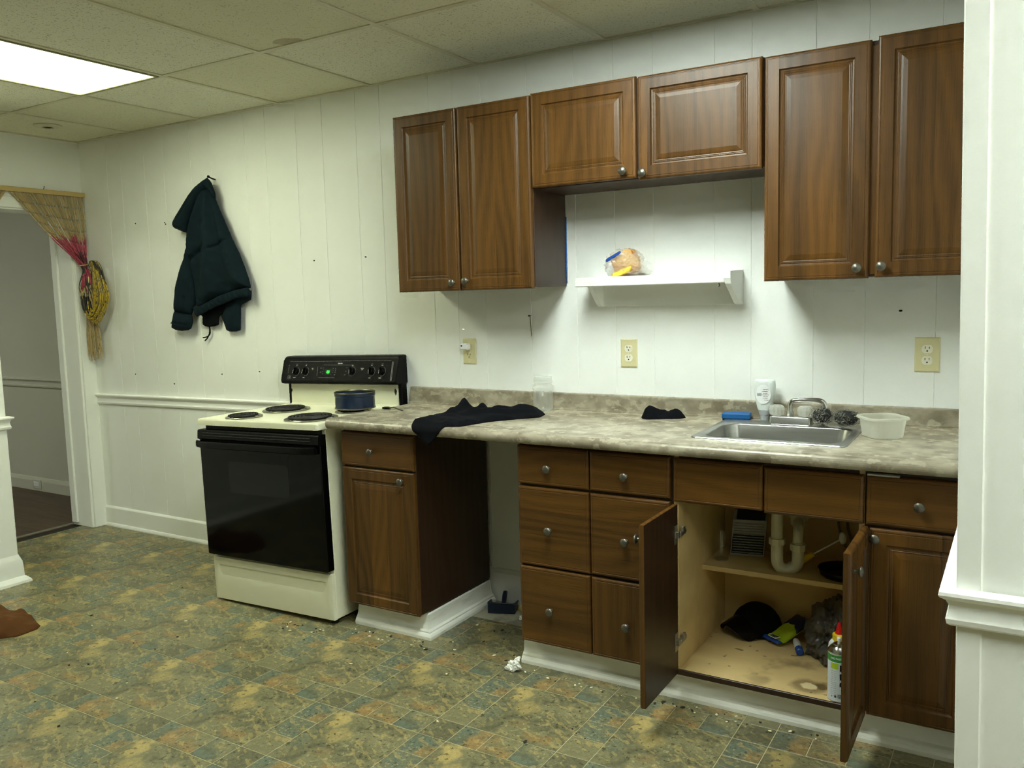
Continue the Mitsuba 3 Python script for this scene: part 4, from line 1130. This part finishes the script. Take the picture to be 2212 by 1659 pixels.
put(t + '__handle', tube(curve([(2.602, -.268, oz + .005), (2.635, -.272, oz + .010), (2.67, -.285, oz + .006), (2.705, -.297, oz + .0035)], 8), .003, 7), 'pewter', True)
lab(t, 'small dark metal opener lying on the worktop beside the stove', 'opener')
t = 'blue_scrubber'
bz = Zc(4.13, -.09)
rotb = lambda V: np.c_[4.128 + (V[:, 0]) * .985 - V[:, 1] * .16, -.072 + V[:, 0] * .16 + V[:, 1] * .985, V[:, 2] + bz]
put(t + '__block', remap(box(-.052, .052, -.028, .028, .006, .026, .003), rotb), 'blue_plastic')
put(t + '__pad', remap(box(-.05, .05, -.026, .026, .0005, .0065, .002), rotb), 'dark_pad')
lab(t, 'bright blue scrubbing block on the worktop left of the faucet', 'scrubber')
t = 'soap_bottle'
sx, sy = 4.231, -.062; sz = Zc(sx, sy) + .0008
prof = [(.0, .0155, .0155), (.02, .0155, .0155)]
put(t + '__cap', remap(lathe([(0, 0), (.0145, 0), (.016, .002), (.016, .019), (.0125, .021), (0, .021)], 28), lambda V: V + [sx, sy, sz]), 'grey_cap', 30)
put(t + '__collar', loft([[(sx + x * a, sy + y * b, sz + z) for x, y in rrect(-1, 1, -1, 1, .9, 6)] for z, a, b in ((.0195, .0155, .0155), (.024, .0205, .0175), (.036, .0225, .019), (.04, .0225, .019))]), 'grey_cap', 40)
put(t + '__body', loft([[(sx + x * a, sy + y * b, sz + z) for x, y in rrect(-1, 1, -1, 1, .75, 6)] for z, a, b in ((.0395, .0225, .0185), (.045, .0255, .0195), (.06, .0295, .021), (.08, .0345, .0225), (.10, .0375, .0235), (.125, .0385, .0235), (.14, .0378, .0225), (.149, .0365, .0215), (.153, .033, .018), (.1545, .026, .012))]), 'bottle_plastic', 40)
ob = np.array([(.0275 * math.cos(a), .036 * math.sin(a)) for a in np.linspace(0, 2 * math.pi, 40, endpoint=False)])
lz = sz + .1
put(t + '__label', remap(extr(Polygon(ob), .0012), lambda V: np.c_[sx + V[:, 0], sy - .0228 - V[:, 2] - .0006 * (1 - (V[:, 0] / .028) ** 2), lz + V[:, 1]]), 'white_plastic')
pr_ = []
for q in range(7): pr_.append(extr(rrect(.000 - .004 * (q % 2) + (.004 if q > 4 else 0), .020 - .002 * (q % 3), .017 - .0065 * q, .0188 - .0065 * q, .0006), .0004))
put(t + '__label_print', remap(cat_(*pr_), lambda V: np.c_[sx + V[:, 0], sy - .0247 - V[:, 2], lz + V[:, 1]]), 'print_grey')
put(t + '__label_mark', remap(cat_(extr(rrect(-.022, -.006, -.006, .004, .0006), .0004)), lambda V: np.c_[sx + V[:, 0], sy - .0246 - V[:, 2], lz + V[:, 1]]), 'grey_cap')
lab(t, 'upside-down translucent squeeze bottle with an oval white label behind the sink', 'bottle')
t = 'plastic_tub'
tx, ty = 4.664, -.268; tz_ = Zc(tx, ty) + .0008
an = math.radians(36)
tr2 = lambda L: [(tx + x * math.cos(an) - y * math.sin(an), ty + x * math.sin(an) + y * math.cos(an), tz_ + z) for x, y, z in L]
sq = lambda h, r, z: tr2([(x, y, z) for x, y in rrect(-h, h, -h, h, r, 7)])
put(t + '__body', loft([sq(.050, .030, .0), sq(.054, .032, .003), sq(.0605, .034, .058), sq(.0615, .034, .064)], cap1=False), 'cloudy_plastic', 40)
put(t + '__rim', loft([sq(.0612, .034, .060), sq(.066, .037, .059), sq(.0695, .039, .0605), sq(.0695, .039, .065), sq(.0665, .037, .0675), sq(.0625, .034, .0675), sq(.0608, .034, .064), sq(.0612, .034, .060)], False, False), 'cloudy_plastic', 40)
lab(t, 'empty translucent square plastic tub on the worktop right of the sink', 'tub')

# ------------------------------------------------------------------ inside the sink cabinet
SF = .418
t = 'drain_pipe'
put(t + '__tailpiece', tube([(4.331, -.275, .765), (4.331, -.275, .53)], .0195, 20), 'pvc', 40)
bend = [(4.331, -.275, .548), (4.331, -.275, .49), (4.3315, -.275, .466)] + [(4.331 + .033 * (1 - math.cos(a)), -.275 + .012 * (1 - math.cos(a)), .462 - .036 * math.sin(a)) for a in np.linspace(.15, math.pi - .15, 12)] + [(4.397, -.251, .466), (4.397, -.25, .50), (4.397, -.249, .526)]
put(t + '__trap', tube(np.array(bend), .0205, 20), 'pvc', 40)
put(t + '__trap_arm', tube(curve([(4.397, -.249, .50), (4.396, -.249, .535), (4.395, -.24, .562), (4.39, -.215, .577), (4.372, -.13, .58), (4.356, -.045, .58)], 8), .0175, 18), 'pvc', 40)


def nut(x, y, z, ax=2, r=.026, h=.022):
    P = [(r * (1 + .07 * (q % 2)) * math.cos(q * math.pi / 8), r * (1 + .07 * (q % 2)) * math.sin(q * math.pi / 8)) for q in range(16)]
    m = extr(Polygon(P), h)
    return remap(m, (lambda V: V + [x, y, z]) if ax == 2 else (lambda V: np.c_[V[:, 0] + x, -V[:, 2] + y, V[:, 1] + z]))


put(t + '__slip_nut', nut(4.331, -.275, .518), 'pvc', 30); put(t + '__slip_nut', nut(4.397, -.249, .498), 'pvc', 30)
put(t + '__slip_nut', nut(4.379, -.165, .579, 1, .025, .012), 'pvc', 30); put(t + '__flange', nut(4.356, -.0435, .58, 1, .04, .004), 'pvc', 30)
lab(t, 'cream plastic trap and drain pipe under the sink', 'pipe')
t = 'fan_heater'
hx = lambda V: np.c_[4.190 + V[:, 0] * .96 - V[:, 1] * .2 + .12 * (V[:, 2]) * .3, -.150 + V[:, 0] * .2 + V[:, 1] * .96 + V[:, 2] * .18, SF + .001 + V[:, 2] * .97]
put(t + '__case', remap(prism_x([(.0, .0), (.085, 0), (.075, .165), (.03, .165), (-.002, .135)], -.062, .062), hx), 'heater_grey')
put(t + '__top_panel', remap(prism_x([(.000, .137), (.031, .1665), (.028, .169), (-.004, .139)], -.05, .055), hx), 'dark_hollow')
for q in range(12): put(t + '__louver', remap(box(-.056, .056, -.006, .002, .012 + .0098 * q, .0155 + .0098 * q, .001), hx), 'heater_grey')
put(t + '__grille_back', remap(box(-.058, .058, -.0012, .002, .008, .130, .0004), hx), 'dark_hollow')
lab(t, 'grey box heater with horizontal louvers on the shelf under the sink', 'heater')
t = 'drinking_glass'
put(t + '__body', remap(lathe([(0, .004), (.024, .004), (.0255, .0), (.027, .002), (.032, .098), (.031, .099)], 36), lambda V: V + [4.118, -.225, SF + .0012]), 'clear_plastic', 40)
put(t + '__base', remap(lathe([(0, 0), (.0245, 0), (.0245, .006), (0, .007)], 30), lambda V: V + [4.118, -.225, SF + .0006]), 'acrylic', 30)
lab(t, 'clear drinking glass at the left end of the shelf under the sink', 'glass')
t = 'dish_brush'
bp0, bp1, bp2 = np.array([4.367, -.235, SF + .016]), np.array([4.445, -.2, SF + .062]), np.array([4.53, -.17, SF + .118])
bq = lambda f0, f1, n=8: [bp0 + (bp1 - bp0) * f for f in np.linspace(f0, f1, n)]
put(t + '__handle', tube(np.array(bq(.12, .92, 10)), [.010, .0125, .014, .0148, .015, .0145, .0135, .012, .0105, .009], 14), 'yellow_plastic', True)
put(t + '__end_cap', tube(np.array(bq(-.1, .14, 4)), [.009, .0115, .0118, .0105], 14), 'white_plastic', True)
put(t + '__shaft', tube(np.array([bp0 + (bp1 - bp0) * .9, bp1, bp2]), .0032, 8), 'white_plastic', True)
put(t + '__head', remap(blob(2, np.array([.012, .01, .022]), 4, .3, False), lambda V: V + bp2), 'white_plastic', True)
lab(t, 'dish brush with a yellow handle leaning behind the drain pipe', 'brush')
t = 'black_pan'
put(t + '__dish', remap(lathe([(0, 0), (.07, 0), (.078, .006), (.084, .024), (.086, .026), (.082, .027), (.075, .009), (.068, .005), (0, .005)], 48), lambda V: V + [4.545, -.222, SF + .001]), 'black_gloss', 30)
put(t + '__handle', remap(hull([(x, y, z) for x, y in rrect(.08, .165, -.011, .011, .008) for z in (.017, .026)]), lambda V: np.c_[4.545 - V[:, 1] * .3 + V[:, 0] * .25, -.222 + V[:, 0] * .8, SF + .001 + V[:, 2]]), 'black_plastic', 30)
lab(t, 'round black pan at the right end of the shelf under the sink', 'pan')
t = 'supply_hose'
for off in (0, .03):
    put(t + '__hose', tube(curve([(4.52 + off, -.05, .47), (4.50 + off, -.07, .55), (4.505 + off, -.09, .62), (4.525 + off, -.1, .69), (4.55 + off, -.1, .76)], 8), .0055, 8), 'steel', True)
put(t + '__valve', cat_(trimesh.creation.icosphere(2, .014).apply_translation((4.535, -.052, .455))), 'pewter', True)
lab(t, 'pair of braided supply hoses at the back of the sink cabinet', 'hose')
BF = .118
t = 'baseball_hat'
cx, cy = 4.203, -.135
dome = trimesh.creation.icosphere(4, 1.0); V = np.array(dome.vertices)
V = V[:, :] * [.095, .088, .105]; keep = V[:, 2]
V[:, 2] = np.where(V[:, 2] < 0, V[:, 2] * .02, V[:, 2]); V[:, 2] += .002 - V[:, 2].min()
V = V * (1 + .10 * (meshkit.fbm(V * 14, 3, 5) - .5))[:, None]
put(t + '__crown', remap(trimesh.Trimesh(V, dome.faces, process=False), lambda W: np.c_[W[:, 0] + cx + .012, W[:, 1] + cy + .03, W[:, 2] + BF + .002]), 'black_cloth', True)
brm, bF, nu, nv = [], [], 15, 9
for side in (0, 1):
    for i in range(nu):
        a = (i / (nu - 1) - .5) * 2
        for j in range(nv):
            f = j / (nv - 1)
            x = a * (.082 - .012 * f * f); y = -.03 - .105 * f * math.sqrt(max(0, 1 - (a * .86) ** 2)) - .01
            z = .052 * (1 - a * a) + .012 + .012 * (1 - f) - .012 * f - .0035 * side
            ang = math.radians(-32); brm.append((cx + .005 + x * math.cos(ang) - y * math.sin(ang), cy + .03 + x * math.sin(ang) + y * math.cos(ang), BF + .002 + max(0, z)))
for side in (0, 1):
    for i in range(nu - 1):
        for j in range(nv - 1):
            q = side * nu * nv + i * nv + j; f = [(q, q + 1, q + nv + 1), (q, q + nv + 1, q + nv)]
            bF += f if side == 0 else [g[::-1] for g in f]
rim = [i * nv for i in range(nu)] + [(nu - 1) * nv + j for j in range(1, nv)] + [i * nv + nv - 1 for i in range(nu - 2, -1, -1)] + [j for j in range(nv - 2, 0, -1)]
for a, b in zip(rim, rim[1:] + rim[:1]): bF += [(b, a, a + nu * nv), (b, a + nu * nv, b + nu * nv)]
put(t + '__brim', trimesh.Trimesh(brm, bF, process=False), 'black_gloss', 40)
lab(t, 'black baseball hat with a curved brim on the sink cabinet floor', 'hat')
t = 'wipes_packet'
pk = pillow(rrect(-.045, .045, -.078, .078, .006), .007, .014, .016, fold_noise(.005, 30, 7), 0.0)
a_ = math.radians(-36)
pf = lambda V: np.c_[4.338 + V[:, 0] * math.cos(a_) - V[:, 1] * math.sin(a_), -.135 + (V[:, 0] * math.sin(a_) + V[:, 1] * math.cos(a_)) * .9, BF + .012 + np.maximum(V[:, 2], 0) + .42 * np.maximum(0, V[:, 1] + .05)]
put(t + '__pouch', remap(pk, pf), 'lime_print', True)
put(t + '__bottom_seal', remap(pillow(rrect(-.047, .047, -.09, -.062, .003), .006, .012, .012, fold_noise(.003, 40, 3)), lambda V: pf(V) + [0, 0, .0015]), 'blue_print', True)
put(t + '__upper_print', remap(pillow(rrect(-.044, .044, .0, .084, .004), .006, .0165, .014, fold_noise(.003, 30, 5)), lambda V: pf(V) + [0, 0, .002]), 'navy_print', True)
bc_ = [extr(rrect(-.002 + .0046 * q, -.002 + .0046 * q + (.0024 if q % 2 else .0014), -.086, -.066, .0004), .0006) for q in range(7)]
put(t + '__barcode_patch', remap(extr(rrect(-.006, .034, -.089, -.063, .002), .0008), lambda V: pf(V + [0, 0, .0148]) + [0, 0, .0025]), 'white_plastic')
put(t + '__barcode', remap(cat_(*bc_), lambda V: pf(V + [0, 0, .016]) + [0, 0, .003]), 'hole')
lab(t, 'lime green and navy soft packet with a barcode on the sink cabinet floor', 'packet')
t = 'plastic_bag'
bg = blob(5, np.array([.09, .12, .125]), 12, .8)
V = np.array(bg.vertices); ridge_ = np.abs(2 * meshkit.fbm(V * 9 + 4, 4, 31) - 1); V = V * (1 + .09 * (ridge_ - .4))[:, None]; V[:, 2] = np.maximum(V[:, 2], 0)
put(t, remap(trimesh.Trimesh(V, bg.faces, process=False), lambda W: np.c_[W[:, 0] * .95 + W[:, 1] * -.3 + .25 * W[:, 2] + 4.485, W[:, 1] + -.22, W[:, 2] * .92 + BF + .001]), 'bag_film', True)
lab(t, 'crumpled dark grey plastic bag on the sink cabinet floor behind the spray can', 'plastic bag')
t = 'small_tube'
q0, q1 = np.array([4.374, -.165, BF + .014]), np.array([4.40, -.235, BF + .014]); dq = (q1 - q0) / np.linalg.norm(q1 - q0)
put(t + '__tube', tube(np.array([q0 - dq * .002, q0, q0 + dq * .02, q1 - dq * .012, q1]), [.006, .0105, .0125, .0125, .009], 16), 'white_plastic', 40)
put(t + '__cap', tube(np.array([q1 - dq * .006, q1 - dq * .004, q1 + dq * .024, q1 + dq * .027]), [.010, .0132, .0132, .010], 18), 'blue_print', 40)
lab(t, 'small white tube with a blue cap lying on the sink cabinet floor', 'tube')
t = 'glue_bottle'
gx, gy = 4.568, -.43
at = lambda V: V + [gx, gy, BF + .0008]
put(t + '__body', remap(lathe([(0, 0), (.031, 0), (.033, .003), (.033, .128), (.031, .142), (.024, .152), (.016, .156), (0, .157)], 40), at), 'white_plastic', 35)
put(t + '__label', remap(lathe([(.0330, .02), (.0334, .021), (.0334, .124), (.0330, .125), (.0330, .02)], 40), at), 'yellow_plastic', 35)
put(t + '__collar', remap(lathe([(0, .154), (.0195, .154), (.0205, .156), (.0205, .172), (.0185, .175), (0, .176)], 28), at), 'yellow_plastic', 30)
put(t + '__nozzle', remap(lathe([(0, .174), (.0125, .174), (.011, .182), (.0055, .206), (.004, .212), (0, .213)], 24), at), 'red_plastic', 35)
lab(t, 'white glue bottle with yellow collar and red nozzle behind the spray can', 'bottle')
t = 'spray_can'
sx2, sy2 = 4.583, -.518
at = lambda V: V + [sx2, sy2, BF + .0008]
put(t + '__body', remap(lathe([(0, 0), (.0315, 0), (.033, .0015), (.033, .004), (.0322, .006), (.0322, .150), (.0330, .152), (.0330, .155), (.031, .157), (0, .157)], 48), at), 'can_body', 30)
put(t + '__top_band', remap(lathe([(.0322, .128), (.0326, .129), (.0326, .149), (.0322, .15), (.0322, .128)], 48), at), 'green_print', 30)
put(t + '__dome', remap(lathe([(.0335, .154), (.0335, .157), (.0315, .160), (.026, .169), (.019, .174), (.017, .175), (.017, .178), (.0155, .179), (0, .178)], 40), at), 'chrome', 30)
put(t + '__nozzle', remap(lathe([(0, .178), (.004, .178), (.004, .186), (.0065, .187), (.0065, .196), (.005, .198), (0, .198)], 20), at), 'white_plastic', 30)


def on_can(m, th, z, r=.0324):
    """flat print wrapped round the can: x along, y up"""
    def f(V):
        a = th + V[:, 0] / r; R = r + V[:, 2]
        return np.c_[sx2 + R * np.sin(a), sy2 - R * np.cos(a), BF + .0008 + z + V[:, 1]]
    m = m.copy().subdivide_to_size(.006) if False else m
    return remap(m, f)


A0 = -.55
put(t + '__print_yellow', on_can(cat_(*[extr(rrect(.0 + .0045 * q, .0046 + .0045 * q, 0, .019, .0001, 1), .0004) for q in range(5)]), A0, .106), 'lime_print')
put(t + '__print_text', on_can(cat_(*[extr(rrect(0, .008, -.0062 * q, -.0062 * q + .0016, .0003, 1), .0004) for q in range(14)] + [extr(rrect(.009, .0175 - .001 * (q % 3), -.0062 * q, -.0062 * q + .0016, .0003, 1), .0004) for q in range(14)]), A0, .098), 'heater_grey')
put(t + '__print_black', on_can(cat_(*[extr(rrect(.027 + .004 * q, .0312 + .004 * q, z0, z0 + h, .0001, 1), .0004) for q in range(5) for z0, h in ((.100, .020), (.072, .020), (.05, .014))]), A0, 0), 'hole')
bm = meshkit.text_mesh('CFC FREE', .0052, .0003, True)
put(t + '__band_lettering', on_can(bm, A0 - .05, .137, .0327), 'white_plastic')
put(t + '__barcode', on_can(cat_(*[extr(rrect(.022 + .003 * q, .0232 + .003 * q + (.0007 if q % 2 else 0), .012, .026, .0001, 1), .0004) for q in range(6)] + [extr(rrect(.012, .018, .014, .021, .0003, 1), .0004), extr(rrect(.002, .004, .014, .017, .0003, 1), .0004)]), A0, 0), 'hole')
lab(t, 'white and green spray can at the front of the sink cabinet floor', 'spray can')

# ------------------------------------------------------------------ on the floor
t = 'dustpan'
dp = lambda V: np.c_[3.085 + V[:, 0] * .93 - V[:, 1] * .36, -.115 + V[:, 0] * .36 + V[:, 1] * .93, V[:, 2] + .0006]
W_, Dp, Hh = .062, .085, .046
put(t + '__tray', remap(cat_(box(-W_, W_, -.03, .05, 0, .004, .001), box(-W_, W_, -.034, -.028, 0, Hh, .002), box(-W_, -W_ + .005, -.03, .05, 0, .03, .0015), box(W_ - .005, W_, -.03, .05, 0, .03, .0015)), dp), 'navy')
put(t + '__rim', remap(tube(np.array([(-W_, .05, .03), (-W_, -.02, Hh - .002), (-W_ + .008, -.032, Hh), (W_ - .008, -.032, Hh), (W_, -.02, Hh - .002), (W_, .05, .03)]), .004, 8), dp), 'navy', True)
put(t + '__handle', remap(tube(np.array([(0, -.0, .012), (0, .03, .03), (0, .06, .052), (0, .075, .062)]), [.010, .011, .0115, .010], 12), dp), 'navy', True)
lab(t, 'small navy dustpan on the bare floor of the gap between base cabinets', 'dustpan')
t = 'sponge'
m = pillow([(3.13 + .036 * math.cos(a), -.055 + .026 * math.sin(a)) for a in np.linspace(0, 2 * math.pi, 26, endpoint=False)], .005, .026, .012, fold_noise(.003, 60, 3))
put(t, remap(m, lambda V: np.c_[V[:, 0] + .035, V[:, 1], np.maximum(V[:, 2], 0) + .0005]), 'sponge_foam', True); lab(t, 'yellowish sponge behind the dustpan in the cabinet gap', 'sponge')
t = 'wrapper_scrap'
m = blob(2, np.array([.012, .010, .011]), 21, 1.6)
put(t, remap(m, lambda V: V + [3.215, -.17, .0002]), 'paper'); lab(t, 'tiny crumpled wrapper on the bare floor right of the dustpan', 'scrap')
t = 'paper_scrap'
pm = trimesh.creation.icosphere(3, 1.0); V = np.array(pm.vertices)
nn = np.abs(2 * meshkit.fbm(V * 1.7 + 3, 4, 17) - 1); V = V * (.55 + .95 * nn)[:, None] * [.036, .026, .036]; V[:, 2] += .018 * (V[:, 0] > .008); V[:, 2] = np.maximum(V[:, 2], -.012); V[:, 2] -= V[:, 2].min()
put(t, remap(trimesh.Trimesh(V, pm.faces, process=False), lambda V: V + [3.441, -.612, .0004]), 'paper'); lab(t, 'crumpled white paper scrap on the floor at the drawer cabinet corner', 'paper')
t = 'brown_cloth'
m = pillow([(1.346, -1.213), (1.26, -1.19), (1.18, -1.177), (1.074, -1.199), (.93, -1.28), (.88, -1.45), (1.1, -1.5), (1.30, -1.42), (1.379, -1.328), (1.374, -1.245)], .012, .014, .012, plus(fold_noise(.03, 5, 9), fold_noise(.012, 14, 4), ridge(1.05, -1.25, 1.25, -1.30, .03, .02), ridge(1.17, -1.19, 1.22, -1.24, .03, .016)))
put(t, remap(m, lambda V: np.c_[V[:, 0], V[:, 1], np.maximum(V[:, 2], 0) + .0006]), 'brown_fabric', True); lab(t, 'brown cloth lying on the floor at the left edge', 'cloth')
lc, dc = [], []
r_ = np.random.default_rng(77)
spots_ = [(2.3 + .25 * r_.random() + .0, -.66 - .12 * r_.random() ** 2) for _ in range(26)] + [(2.6 + .45 * r_.random(), -.56 - .07 * r_.random()) for _ in range(26)] + [(3.05 + .4 * r_.random(), -.3 - .3 * r_.random()) for _ in range(22)] + [(3.45 + 1.1 * r_.random(), -.56 - .06 * r_.random()) for _ in range(46)] + [(.6 + 3.4 * r_.random(), -.5 - 1.2 * r_.random()) for _ in range(60)]
for x, y in spots_:
    if 1.76 < x < 2.57 and y > -.65: continue
    if x > 3.4 and y > -.545 or (2.55 < x < 3.03 and y > -.545) or x < .75: continue
    m = trimesh.creation.icosphere(1, 1.0); V = np.array(m.vertices) * (1 + .5 * (r_.random((len(m.vertices), 1)) - .5)); s0 = r_.uniform(.0018, .0048)
    V = V * [s0 * r_.uniform(.7, 2), s0, s0 * .5]; a = r_.random() * 6; V = np.c_[V[:, 0] * math.cos(a) - V[:, 1] * math.sin(a), V[:, 0] * math.sin(a) + V[:, 1] * math.cos(a), V[:, 2]]; V[:, 2] -= V[:, 2].min()
    (lc if r_.random() < .45 else dc).append(trimesh.Trimesh(V + [x, y, .0001], m.faces, process=False))
put('floor_debris__light_crumbs', cat_(*lc), 'crumb_light'); put('floor_debris__dark_crumbs', cat_(*dc), 'crumb_dark')
lab('floor_debris', 'scattered crumbs and dirt specks along the cabinets and stove', 'debris', None, 'stuff')
for k in ('floor_debris__light_crumbs', 'floor_debris__dark_crumbs'): labels[k] = {'kind': 'stuff'}
